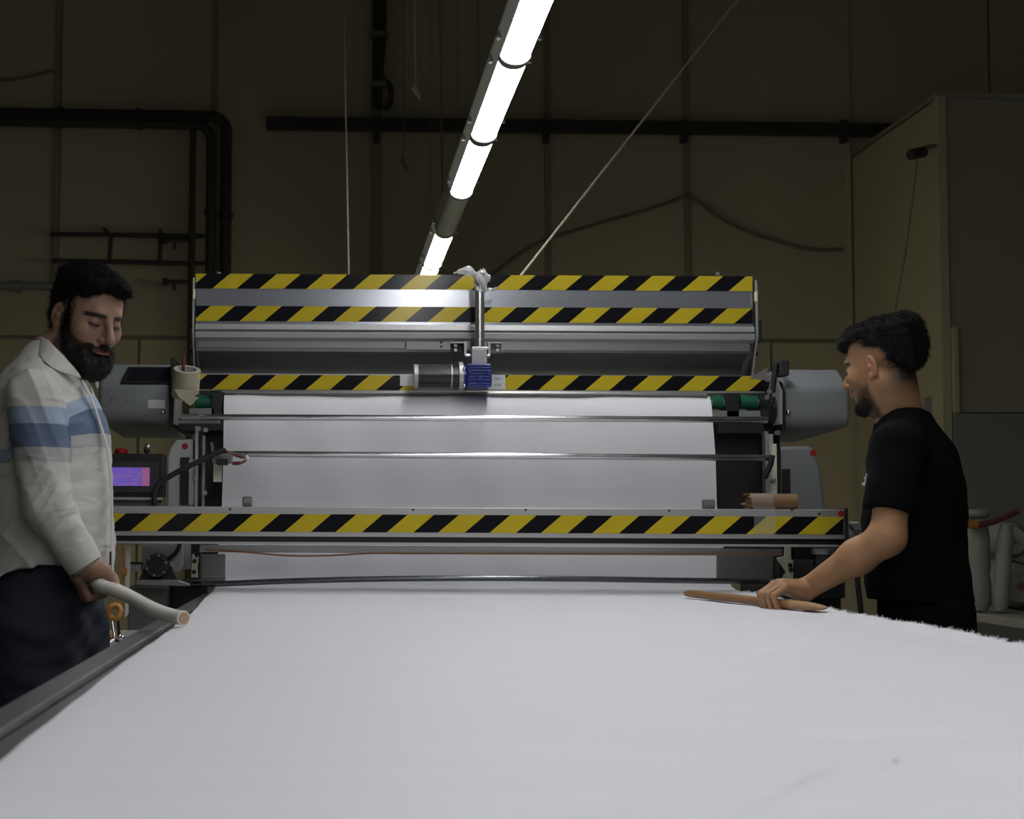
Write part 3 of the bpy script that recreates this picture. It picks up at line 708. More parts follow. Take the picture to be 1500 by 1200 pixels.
# sensor on the left with its cables
sb = build('sensor', B((at(311, 670, YR - .03).x, YR - .05, zat(681, YR)), (at(340, 670, YR - .03).x, YR + .01, zat(668, YR))), 'cover', MC, bevel=.003)
build('sensor_eye', B((at(318, 678, YR - .05).x, YR - .06, zat(684, YR)), (at(334, 678, YR - .05).x, YR - .02, zat(675, YR))), 'black', sb, bevel=.002)
build('sensor_plate', B((at(313, 690, YR).x, YR - .01, zat(708, YR)), (at(325, 690, YR).x, YR - .004, zat(680, YR))), 'cream', sb)
build('cable_tie', T([at(325, 658, YR - .06), at(325, 668, YR - .06)], .0016, 6), 'paper', sb)
build('hose', T(smoothpath([at(x, y, YR - .07) for x, y in ((228, 745), (226, 722), (234, 708), (252, 696), (275, 684), (300, 672), (318, 663), (331, 660))], 8), 4.0 * mpp(YR), 10), 'blackrub', MC, smooth=True)
wr = build('wire_loop', T(smoothpath([at(x, y, YR - .07) for x, y in ((331, 660), (341, 665), (352, 669), (361, 671), (358, 676), (350, 679), (340, 679))], 8), .004, 8), pm('red brown wire', (.22, .07, .05), .5), MC, smooth=True)
build('wire_splice', MB().ball(at(361.5, 671, YR - .07), .007, (1, .7, 1.4)), 'cream', wr, smooth=True)
for (p, q) in (((345, 666), (356, 670)), ((341, 679), (352, 678.5))):
    build('wire_sleeve', T([at(*p, YR - .07), at(*q, YR - .07)], .006, 8), pm('dark red sleeve', (.12, .02, .02), .5), wr)

# --- the striped front bar
YB_ = 4.52
xa, xb = at(128, 765, YB_).x, at(1237, 765, YB_).x
zt, zb = zat(744, YB_), zat(790, YB_)
fb = build('front_bar', B((xa, YB_, zat(787.5, YB_)), (xb, YB_ + .09, zt)), 'alu', MC, bevel=.002)
tape(128, 1235, 754.5, 780.5, YB_, 75.05, (229.3, 779), fb)
build('bar_groove', B((xa, YB_ + .012, zat(796, YB_)), (xb, YB_ + .085, zat(787, YB_))), 'black', MC)
build('bar_lower_lip', B((xa, YB_ + .004, zat(799, YB_)), (xb - .02, YB_ + .088, zat(795.5, YB_))), 'alu', MC)
build('bar_end_cap', B((xb, YB_ - .002, zat(797, YB_)), (xb + .012, YB_ + .095, zat(742, YB_))), 'blackrub', MC, bevel=.003)
c = at(1232, 752.5, YB_); build('red_dot', T([c - Vector((0, .002, 0)), c + Vector((0, .001, 0))], 4.6 * mpp(YB_), 20), 'red', fb)
for (px, py) in ((337, 746), (605, 747), (770, 747), (980, 748), (1160, 747), (1200, 753)):
    c = at(px, py, YB_); build('rivet', T([c - Vector((0, .001, 0)), c], .004, 8), 'black', fb)
kp = build('knob_plate', B((at(1243, 780, YB_).x, YB_ + .03, zat(798, YB_)), (at(1263, 780, YB_).x, YB_ + .06, zat(762, YB_))), 'paper', MC, bevel=.002)
for py in (771.5, 789):
    c = at(1251, py, YB_ + .03); build('round_knob', T([c + Vector((0, .0, 0)), c - Vector((0, .02, 0))], [.014, .011], 16), 'cover', kp, smooth=True)
for py in (778, 784):
    c = at(1258.5, py, YB_ + .03); build('screw', T([c, c - Vector((0, .003, 0))], .003, 8), 'black', kp)

# --- control panel behind the bar on the left
YP = 4.70
pb = build('control_panel', B((at(140, 700, YP).x, YP, zat(730.5, YP)), (at(238, 700, YP).x, YP + .10, zat(667, YP))), 'black', MC, bevel=.004)
build('panel_face', B((at(148, 700, YP).x, YP - .006, zat(725, YP)), (at(232, 700, YP).x, YP + .002, zat(679, YP))), 'screen_bezel', pb, bevel=.003)
build('screen', B((at(160, 700, YP).x, YP - .0085, zat(714.5, YP)), (at(219.5, 700, YP).x, YP - .006, zat(687.5, YP))), 'screen', pb)
build('panel_strip', B((at(150, 700, YP).x, YP - .012, zat(735, YP)), (at(238, 700, YP).x, YP + .02, zat(731, YP))), 'alu', pb)
build('panel_foot', B((at(140, 700, YP).x, YP + .01, zat(800, YP)), (at(237, 700, YP).x, YP + .09, zat(735, YP))), 'cover_dirty', pb)
c = at(177.5, 671, YP + .04)
es = build('stop_button', T([c + Vector((0, 0, -.012)), c + Vector((0, 0, .004))], .022, 20), pm('yellow collar', (.30, .20, .03), .5), pb, smooth=True)
build('button_head', T([c + Vector((0, 0, .0)), c + Vector((0, 0, .008)), c + Vector((0, 0, .026)), c + Vector((0, 0, .032))], [.016, .022, .022, .015], 24), 'red', es, smooth=True)
c = at(215, 670, YP + .03)
js = build('joystick', T([c + Vector((0, 0, -.01)), c + Vector((0, 0, .012))], .013, 16), 'chrome', pb, smooth=True)
build('joystick_ball', MB().ball(c + Vector((0, 0, .022)), .011), 'black', js, smooth=True)
build('key_tag', MB().ball(c + Vector((0, 0, .036)), .008, (1.4, .6, 1)), 'chrome', js, smooth=True)

# --- below the bar: second bar with a string, dark plates, pressing rod
YS = 4.64
sbx = build('under_bar', B((at(292, 805, YS).x, YS, zat(811, YS)), (at(1146, 805, YS).x, YS + .04, zat(800.5, YS))), 'alu', MC, bevel=.003)
build('under_bar_groove', B((at(1060, 801, YS).x, YS - .003, zat(801.5, YS)), (at(1146, 801, YS).x, YS + .01, zat(799.5, YS))), 'black', sbx)
build('string', T(smoothpath([at(x, y, YS - .01) for x, y in ((300, 806), (360, 809), (420, 814), (480, 814), (540, 811), (620, 811), (900, 812), (1146, 813))], 6), .0028, 6), pm('brown string', (.34, .16, .06), .8), sbx, smooth=True)
build('film_scrap', B((at(325, 805, YS).x, YS - .002, zat(808, YS)), (at(354, 805, YS).x, YS, zat(801.5, YS))), 'poly', sbx)
build('guide_plate', MB().prism(poly_y([(294, 812), (330, 812), (330, 852), (288, 852)], YS + .17), YS + .17, YS + .176, 'y'), 'alu_dark', MC)
build('guide_plate', MB().prism(poly_y([(1050, 812), (1137, 812), (1150, 850), (1050, 850)], YS + .17), YS + .17, YS + .176, 'y'), 'alu_dark', MC)
build('guide_plate_edge', B((at(290, 846, YS).x, YS + .165, zat(848, YS + .16)), (at(318, 846, YS).x, YS + .17, zat(846.5, YS + .16))), 'alu', MC)
build('slotted_bracket', MB().prism(poly_y([(280, 846), (281, 814), (283, 811), (287, 818), (291, 815), (289, 832), (290, 846)], YS + .05), YS + .05, YS + .058, 'y'), 'cream', MC)
build('slotted_bracket', MB().prism(poly_y([(1147, 848), (1150, 836), (1138, 818), (1149, 815), (1150, 800), (1162, 800), (1162, 849)], YS + .05), YS + .05, YS + .058, 'y'), 'cream', MC)
for (px, py) in ((285, 822), (284.5, 838), (1158, 835), (1146, 838), (1157, 828)):
    c = at(px, py, YS + .05); build('bolt', T([c - Vector((0, .008, 0)), c], .007, 10), 'black', MC)
build('bracket_post', B((at(277, 820, YS).x, YS + .06, zat(852, YS)), (at(291, 820, YS).x, YS + .10, zat(798, YS))), 'black', MC)
build('bracket_post', B((at(1150, 820, YS).x, YS + .06, zat(852, YS)), (at(1166, 820, YS).x, YS + .10, zat(798, YS))), 'black', MC)
YG = 4.74
build('pressing_rod', T(smoothpath([at(x, y, YG) for x, y in ((274, 857), (330, 855), (420, 851.5), (550, 848.3), (700, 847.3), (850, 848.2), (1000, 850.5), (1100, 851.5), (1168, 851.5))], 8), 4.3 * mpp(YG), 14), 'rodblack', MC, smooth=True)
build('rod_end', T([at(1162, 851.5, YG), at(1170, 851.5, YG)], 5.2 * mpp(YG), 14), 'steel', MC, smooth=True)

# --- left lower drive: plate, round motor, arm, cabinet
lp = build('drive_plate', MB().prism(poly_y([(208, 798), (268, 798), (268, 830), (262, 838), (208, 838)], YS + .03), YS + .03, YS + .04, 'y'), 'white_paint', MC, bevel=.003)
c = at(231, 828, YS)
dm = build('drive_motor', T([c + Vector((0, .03, 0)), c - Vector((0, .03, 0))], 17 * mpp(YS), 28), pm('dark cast motor', (.06, .06, .062), .4, .4), MC, smooth=True)
for (r_, d_) in ((12.5, .036), (6, .042)):
    build('motor_face', MB().ring(c - Vector((0, .03, 0)), (0, -1, 0), (r_ - 3) * mpp(YS), r_ * mpp(YS), d_ - .03, 24), 'blackrub', dm)
for k in range(6):
    an = k * math.pi / 3 + .3; q = c + Vector((math.cos(an) * 14.5 * mpp(YS), -.03, math.sin(an) * 14.5 * mpp(YS)))
    build('screw', T([q, q - Vector((0, .004, 0))], .004, 8), 'steel', dm)
build('motor_base', MB().prism(poly_y([(203, 850), (212, 830), (250, 830), (258, 850)], YS), YS - .0, YS + .03, 'y'), 'blackrub', MC)
build('swing_arm', MB().prism(poly_y([(200, 849), (262, 849), (278, 855), (278, 859), (200, 856)], YS), YS - .02, YS + .02, 'y'), 'steel', MC, bevel=.003)
build('hose', T(smoothpath([at(x, y, YS - .01) for x, y in ((246, 820), (256, 812), (262, 802), (264, 792))], 6), 3.2 * mpp(YS), 8), 'blackrub', MC, smooth=True)
for (px, py) in ((252, 826), (216, 853), (246, 852)):
    q = at(px, py, YS - .022); build('bolt', T([q, q + Vector((0, .01, 0))], .007, 8), 'steel', MC)
build('tension_rod', T([at(184, 826, YS), at(210, 826, YS)], .006, 8), 'black', MC)
build('tension_block', B((at(186, 831, YS).x, YS - .01, zat(840, YS)), (at(208, 831, YS).x, YS + .02, zat(829, YS))), 'steel', MC, bevel=.004)
build('lower_cabinet', B((at(186, 870, 4.7).x, 4.72, .30), (at(244, 870, 4.7).x, 5.3, zat(862, 4.7))), 'cover_dirty', MC, bevel=.006)
build('carriage_frame', B((at(244, 870, 4.7).x, 4.80, .74), (at(300, 870, 4.7).x, 5.2, zat(858, 4.8))), 'black', MC, bevel=.004)
build('carriage_frame', B((at(1148, 870, 4.7).x, 4.80, .55), (at(1248, 870, 4.7).x, 5.2, zat(800, 4.8))), 'black', MC, bevel=.004)
build('base_wheel', T([(-.52, 4.85, .13), (-.60, 4.85, .13)], .13, 24), 'blackrub', MC, smooth=True)
build('base_wheel', T([(-.52, 5.25, .13), (-.60, 5.25, .13)], .13, 24), 'blackrub', MC, smooth=True)
build('base_leg', B((-.68, 4.8, .12), (-.50, 5.3, .32)), 'cover_dirty', MC)
build('base_wheel', T([(1.60, 4.85, .13), (1.68, 4.85, .13)], .13, 24), 'blackrub', MC, smooth=True)
build('base_leg', B((1.55, 4.8, .12), (1.72, 5.2, .56)), 'black', MC)
# right lower drive motor
c = at(1214, 812, YS + .02)
rm = build('drive_motor', T([c + Vector((0, .0, .0)), c - Vector((0, 0, .14))], 22 * mpp(YS), 24), 'motor', MC, smooth=True)
build('motor_cap', T([c + Vector((0, 0, .0)), c + Vector((0, 0, .018))], 24 * mpp(YS), 24), 'alu_dark', rm, smooth=True)
build('support_bracket', B((at(1166, 806, YS).x, YS + .05, zat(818, YS)), (at(1240, 806, YS).x, YS + .12, zat(799, YS))), 'black', MC)
build('hose', T(smoothpath([at(x, y, 4.3) for x, y in ((1246, 800), (1254, 830), (1257, 860), (1262, 905), (1266, 960))], 6), 4.2 * mpp(4.3), 10), 'blackrub', MC, smooth=True)
# ------------------------------------------------------------------ small things around the machine
# tape roll hung on the left flange, with a pen in it
Y = 4.70
c = at(272.5, 562, Y); m = mpp(Y)
t = thing('tape_roll', c - Vector((0, 0, 24 * m)), 'wide roll of pale packing tape hanging at the left end of the machine', 'tape roll')
axis = Vector((.12, -.42, 1)).normalized(); cb = c - axis * 20 * m
build('tape_winding', MB().ring(cb, axis, 15.5 * m, 20 * m, 42 * m, 36), 'masking', t, smooth=True)
build('core', MB().ring(cb + axis * .001, axis, 14.3 * m, 15.6 * m, 42 * m, 36), 'tapecore', t, smooth=True)
fl = [at(x, y, Y - .045) for x, y in ((255, 570), (290, 572), (293, 579), (279, 595), (262, 582))]
mb = MB(); n = len(fl); mb._add(fl + [p + Vector((0, .004, 0)) for p in fl], [tuple(range(n)), tuple(range(n, 2 * n))[::-1]] + [(i, (i + 1) % n, n + (i + 1) % n, n + i) for i in range(n)])
ft = build('loose_end', mb, 'masking', t)
tri = [at(x, y, Y - .047) for x, y in ((285, 580), (293, 576), (292, 582))]
build('tape_mark', MB()._add(tri + [p + Vector((0, .002, 0)) for p in tri], [(0, 1, 2), (5, 4, 3), (0, 1, 4, 3), (1, 2, 5, 4), (2, 0, 3, 5)]), 'ink', ft)
a, b = at(269, 521, Y - .0), at(268.5, 572, Y - .0)
t = thing('marker_pen', b, 'dark pen with a red cap standing in the tape roll', 'pen')
build('barrel', T([b, a.lerp(b, .35)], 2.2 * m, 10), 'ink', t, smooth=True)
build('cap', T([a.lerp(b, .35), a], [2.2 * m, 1.9 * m], 10), pm('dark red cap', (.16, .02, .015), .5), t, smooth=True)

# cardboard core taped to the front bar
Y = YB_ + .045; m = mpp(Y); zt = zat(744, YB_)
a, b = at(1098, 731, Y), at(1166, 732, Y); r = 11.5 * m; a.z = b.z = zt + r
t = thing('cardboard_core', (a + b) / 2 - Vector((0, 0, r)), 'short brown cardboard tube taped on top of the striped front bar', 'cardboard tube')
build('tube_wall', MB().ring(a, b - a, r * .86, r, (b - a).length, 28), 'card', t, smooth=True)
rg = MB()
for k in range(9):
    an = k * 2 * math.pi / 9 + .3; q = a + Vector((0, math.cos(an), math.sin(an))) * r * .93
    tip = q + Vector((-.010 - .008 * (k % 3), 0, .002 * ((k * 7) % 3 - 1)))
    e = Vector((0, -math.sin(an), math.cos(an))) * .010
    rg._add([q - e, q + e, tip, q - e + Vector((.004, 0, 0)), q + e + Vector((.004, 0, 0)), tip + Vector((.004, 0, 0))], [(0, 1, 2), (5, 4, 3), (0, 1, 4, 3), (1, 2, 5, 4), (2, 0, 3, 5)])
build('torn_end', rg, 'card', t)
x0, x1 = at(1104, 750, YB_).x, at(1136, 750, YB_).x
ct = MB()
pts = [(YB_ - .0030, zat(785, YB_)), (YB_ - .0030, zt + .004)] + [(Y - (r + .0015) * math.cos(t_), zt + r + (r + .0015) * math.sin(t_)) for t_ in (-.6, -.2, .2, .6, 1.0, 1.4)]
v = [(x, y, z) for x in (x0, x1) for (y, z) in pts]; n = len(pts)
build('clear_tape', ct._add(v, [(i, i + 1, n + i + 1, n + i) for i in range(n - 1)]), 'cleartape', t)

# two small grey stop blocks on the bar
for (px0, px1, pyt, lab) in ((355, 369, 729, 'small square grey block standing on the left part of the front bar'), (1031, 1047, 730, 'small grey clamp block standing on the front bar near the cardboard tube')):
    X0, X1 = at(px0, 736, YB_ + .03).x, at(px1, 736, YB_ + .03).x; z1 = zat(pyt, YB_ + .03)
    t = thing('stop_block', ((X0 + X1) / 2, YB_ + .04, zt), lab, 'block', 'stop blocks on the front bar')
    build('body', B((X0, YB_ + .02, zt + .002), (X1, YB_ + .06, z1)), 'grey_tag', t, bevel=.004, segs=3)
    build('face_plate', B((X0 + .005, YB_ + .017, zt + .012), (X1 - .005, YB_ + .021, z1 - .006)), 'alu_dark', t, bevel=.001)
    build('pad', B((X0 + .002, YB_ + .022, zt), (X1 - .002, YB_ + .058, zt + .004)), 'black', t)

# crumpled film over the top of the actuator
Yd = 4.895; m = mpp(Yd)
def film(name, ring_fn, rows, seg, parent):
    v = []; rng = random.Random(5)
    for i in range(rows):
        c, rx, ry = ring_fn(i / (rows - 1))
        for k in range(seg):
            an = 2 * math.pi * k / seg
            q = 1 + .22 * math.sin(3 * an + i * 1.3) + .13 * rng.uniform(-1, 1)
            v.append(c + Vector((math.cos(an) * rx * q, math.sin(an) * ry * q, .006 * rng.uniform(-1, 1))))
    f = [(i * seg + k, i * seg + (k + 1) % seg, (i + 1) * seg + (k + 1) % seg, (i + 1) * seg + k) for i in range(rows - 1) for k in range(seg)]
    return build(name, MB()._add(v, f), 'poly', parent, smooth=True)
top, bot = at(707, 394, Yd), at(703, 430, Yd)
t = thing('plastic_wrap', bot, 'crumpled clear plastic film tied over the top of the middle actuator', 'plastic film')
def main_ring(u):
    c = bot.lerp(top, u); k = [8.2, 8.0, 8.5, 9.5, 10.5, 11, 9, 4][min(7, int(u * 7.99))]
    return c, k * m, k * m * .9
film('film_body', main_ring, 12, 22, t)
l0, l1 = at(699, 403, Yd), at(664, 402, Yd)
def flap(u):
    k = [4, 8, 9, 8.5, 7, 5.5, 4.5, 1.5][min(7, int(u * 7.99))]
    return l0.lerp(l1, u) + Vector((0, -.01, .012 * math.sin(u * 3))), 5 * m, k * m * .8
v = []; seg = 16; rows = 10; rng = random.Random(8)
for i in range(rows):
    u = i / (rows - 1); c, _, k = flap(u)
    for q in range(seg):
        an = 2 * math.pi * q / seg; s = 1 + .2 * rng.uniform(-1, 1)
        v.append(c + Vector((0, math.cos(an) * k * .8 * s, math.sin(an) * k * s)))
build('film_flap', MB()._add(v, [(i * seg + k, i * seg + (k + 1) % seg, (i + 1) * seg + (k + 1) % seg, (i + 1) * seg + k) for i in range(rows - 1) for k in range(seg)]), 'poly', t, smooth=True)
r0 = at(720, 424, Yd)
film('film_loop', lambda u: (r0 + Vector((0, (u - .5) * .04, 0)), 8 * m, 5 * m), 4, 16, t).data.transform(Matrix.Identity(4))

# wooden stick under the hand of the man in black
za = ZF + .0145
A_, B_ = atz(1004, 869, za), atz(1211, 891, za + .0)
t = thing('wooden_stick', (A_ + B_) / 2 - Vector((0, 0, .012)), 'worn brown wooden stick held down on the cloth by the man in black', 'stick')
d = (B_ - A_); pts = [A_ + d * u for u in (0, .015, .05, .3, .6, .80, .90, .97, 1)]
def flatstick(pts, hw, hh, name, mat):
    dd = (pts[-1] - pts[0]).normalized(); sd = dd.cross(Vector((0, 0, 1))).normalized(); v = []; n = 12
    for p, a_, b_ in zip(pts, hw, hh):
        for k in range(n):
            an = 2 * math.pi * k / n
            v.append(p + sd * math.cos(an) * a_ + Vector((0, 0, math.sin(an) * b_)))
    f = [(i * n + k, i * n + (k + 1) % n, (i + 1) * n + (k + 1) % n, (i + 1) * n + k) for i in range(len(pts) - 1) for k in range(n)]
    f += [tuple(range(n))[::-1], tuple(range((len(pts) - 1) * n, len(pts) * n))]
    return build(name, MB()._add(v, f), mat, t, smooth=True)
flatstick(pts[:6], [.006, .012, .016, .017, .017, .017], [.004, .009, .011, .0115, .0115, .0115], 'shaft', 'wood')
flatstick(pts[5:], [.017, .0165, .012, .003], [.0115, .011, .007, .002], 'worn_tip', 'woodend')
q = A_ + d * .56; build('pale_knot', MB().ball(q + Vector((-.004, -.016, .002)), .004), 'paper', t, smooth=True)
STICK_A, STICK_B = A_, B_

# white tube in the hand of the bearded man
TUBE = smoothpath([at(132, 845, 3.385), at(149, 859, 3.315), at(170, 865, 3.28), at(195, 877, 3.24), at(225, 893, 3.15), at(250, 902, 3.09), at(269, 905.5, 3.05)], 8)
t = thing('plastic_tube', TUBE[-1], 'bent white plastic tube in the hand of the bearded man', 'tube')
build('tube_wall', T(TUBE, 10.2 * mpp(3.25), 18), 'tube', t, smooth=True)
e0, e1 = TUBE[-1], TUBE[-1] + (TUBE[-1] - TUBE[-2]).normalized() * .003
build('cut_end', T([e0, e1], 8.5 * mpp(3.05), 16), 'tube_in', t)

# tool tray beside the table with wooden-handled tools
Yt = 4.05
a, b = at(113, 943, Yt), at(196, 938, Yt)
zt_ = a.z; x0, x1 = a.x, TX0 - .004
t = thing('tool_tray', ((x0 + x1) / 2, Yt, zt_ - .05), 'pale metal tray fixed beside the table below the white tube', 'tray')
build('tray_floor', B((x0, Yt, zt_ - .03), (x1, Yt + .5, zt_ - .022)), 'tray', t)
build('tray_lip', B((x0, Yt - .004, zt_ - .034), (x1, Yt + .004, zt_)), 'tray', t, bevel=.002)
build('tray_lip', B((x0 - .004, Yt, zt_ - .034), (x0 + .004, Yt + .5, zt_)), 'tray', t, bevel=.002)
build('tray_lip', B((x0, Yt + .496, zt_ - .034), (x1, Yt + .504, zt_)), 'tray', t, bevel=.002)
build('tray_bracket', B((x0 + .08, Yt + .1, 0), (x0 + .12, Yt + .4, zt_ - .03)), 'cover_dirty', t)
# scissors-like snips lying upright: two loops on steel shanks
c = at(168, 903, 4.12)
t = thing('hand_tool', at(168, 938, 4.12), 'steel hand tool with a looped orange handle standing in the tray', 'tool')
loop = [c + Vector((.017 * math.cos(an), .004 * math.sin(2 * an), .012 + .02 * math.sin(an))) for an in [k * 2 * math.pi / 14 for k in range(15)]]
build('handle', T(loop, .0085, 10), 'toolwood', t, smooth=True)
build('shank', T([c + Vector((-.008, 0, -.01)), at(168, 936, 4.10)], .004, 8), 'chrome', t, smooth=True)
build('shank', T([c + Vector((.010, 0, -.008)), at(174, 930, 4.13)], .004, 8), 'black', t, smooth=True)
build('jaw', MB().ball(at(176, 934, 4.10), .012, (1.3, 1, .7)), 'chrome', t, smooth=True)
t = thing('hand_tool', at(152, 944, 4.14), 'hand tool with an orange wooden handle lying in the tray', 'tool')
build('handle', T([at(147, 944, 4.14), at(156, 938, 4.15), at(165, 931, 4.16)], [.008, .011, .007], 10), 'toolwood', t, smooth=True)
build('blade', T([at(165, 931, 4.16), at(176, 926, 4.17)], [.006, .009], 8), 'toolwood', t, smooth=True)
t = thing('steel_clip', at(162, 944, 4.10), 'small blackened steel clip lying among the tools in the tray', 'clip')
build('jaw', T([at(160, 942, 4.10), at(171, 934, 4.11)], .008, 8), 'steel', t, smooth=True)
build('spring', MB().ball(at(172, 936, 4.11), .011), 'black', t, smooth=True)
build('grip', MB().ball(at(175, 933, 4.08), .008), 'chrome', t, smooth=True)
# strap hanging behind the bearded man's hand
t = thing('orange_strap', at(180, 900, 4.62), 'orange strap hanging beside the lower cabinet behind the tube', 'strap')
build('webbing', MB().prism(poly_y([(178, 800), (182, 800), (183, 845), (180, 905), (177, 905), (179, 845)], 4.55), 4.55, 4.555, 'y'), 'orange', t)
build('buckle', B((at(177, 838, 4.54).x, 4.542, zat(846, 4.55)), (at(185, 838, 4.54).x, 4.56, zat(835, 4.55))), 'orange', t, bevel=.002)
build('film', MB().prism(poly_y([(184, 800), (192, 800), (188, 900), (183, 905)], 4.57), 4.57, 4.574, 'y'), 'poly', t)

# ------------------------------------------------------------------ wrapped rolls stacked beyond the man in black
Yp = 8.6
zt = zat(893, Yp, 1450)
t = thing('packing_table', (at(1470, 893, Yp).x, Yp, 0), 'low pale table that carries the wrapped rolls on the right', 'table')
x0, x1 = at(1390, 893, Yp).x, at(1760, 893, Yp).x
build('table_top', B((x0, Yp - 2.4, zt - .05), (x1, Yp + .7, zt)), 'rollwhite', t, bevel=.005)
for x in (x0 + .06, x1 - .06):
    for y in (Yp - 2.32, Yp + .62):
        build('leg', B((x - .03, y - .03, 0), (x + .03, y + .03, zt - .05)), 'cover_dirty', t)
def roll(name, pts, r, label, group, endcol='rollwhite'):
    t = thing(name, pts[0] if pts[0][2] < pts[-1][2] else pts[-1], label, 'fabric roll', group)
    n = 10; P_ = [Vector(pts[0]).lerp(Vector(pts[-1]), k / n) for k in range(n + 1)]; rng = random.Random(len(label))
    build('wrapping', T(P_, [r * (1 + .06 * rng.uniform(-1, 1)) * (.7 if k in (0, n) else 1) for k in range(n + 1)], 20), endcol, t, smooth=True)
    d = (Vector(pts[-1]) - Vector(pts[0])).normalized()
    build('core', T([Vector(pts[0]) - d * .012, Vector(pts[0]) + d * .02], r * .16, 12), 'card', t)
    return t
m = mpp(8.3)
a = at(1434, 885, 8.3); a.z = zt + .012; roll('fabric_roll', [a, at(1430, 762, 8.3)], 17 * m, 'pale wrapped fabric roll leaning upright behind the man in black', 'wrapped fabric rolls on the low table')
a = at(1465, 886, 8.22); a.z = zt + .012; roll('fabric_roll', [a, at(1474, 768, 8.22)], 11 * m, 'thinner wrapped roll leaning upright beside the lying rolls', 'wrapped fabric rolls on the low table')
z0 = zt + 38 * m
a = at(1492, 862, 8.45); roll('fabric_roll', [(a.x, 8.42, z0), (a.x + .25, 9.3, z0)], 35 * m, 'thick wrapped roll lying at the bottom of the stack at the right edge', 'wrapped fabric rolls on the low table')
a = at(1484, 808, 8.45); roll('fabric_roll', [(a.x, 8.45, z0 + 66 * m), (a.x + .25, 9.3, z0 + 66 * m)], 27 * m, 'wrapped roll lying on top of the stack at the right edge', 'wrapped fabric rolls on the low table')
t = thing('long_handle', at(1425, 766, 8.15), 'dark stick with an orange end resting on the upright rolls', 'stick')
build('shaft', T([at(1430, 770, 8.19), at(1456, 764, 8.19), at(1491, 749, 8.19)], .018, 10), pm('dark red stick', (.09, .03, .025), .5), t, smooth=True)
build('orange_end', T([at(1414, 767, 8.19), at(1431, 770, 8.19)], .026, 10), 'orange', t, smooth=True)
t = tag(build('small_cap', MB().ball(at(1432, 753, 8.34), .05, (1.5, 1, .6)), 'rollwhite', smooth=True, origin=at(1432, 760, 8.2)), 'crumpled pale film on top of the upright wrapped roll', 'plastic film')
# pale sack on the left behind the bearded man's legs
c = at(2, 960, 5.2)
t = thing('cloth_sack', (c.x, 5.3, 0), 'pale sack on the floor behind the legs of the bearded man', 'sack')
sk = MB(); v = []; rng = random.Random(4); n = 20; rows = 12
for i in range(rows + 1):
    u = i / rows; rr = .26 * (math.sin(math.pi * min(1, .18 + .80 * u)) ** .6)
    for k in range(n):
        an = 2 * math.pi * k / n; q = 1 + .07 * math.sin(5 * an + 3 * u) + .03 * rng.uniform(-1, 1)
        v.append((c.x - .12 + rr * q * math.cos(an), 5.3 + rr * q * math.sin(an), .94 * u))
sk._add(v, [(i * n + k, i * n + (k + 1) % n, (i + 1) * n + (k + 1) % n, (i + 1) * n + k) for i in range(rows) for k in range(n)] + [tuple(range(n))[::-1], tuple(range(rows * n, rows * n + n))])
build('sack_body', sk, 'rollwhite', t, smooth=True)
build('sack_tie', MB().ring((c.x - .12, 5.3, .86), (0, 0, 1), .12, .15, .03, 18), 'cable', t)
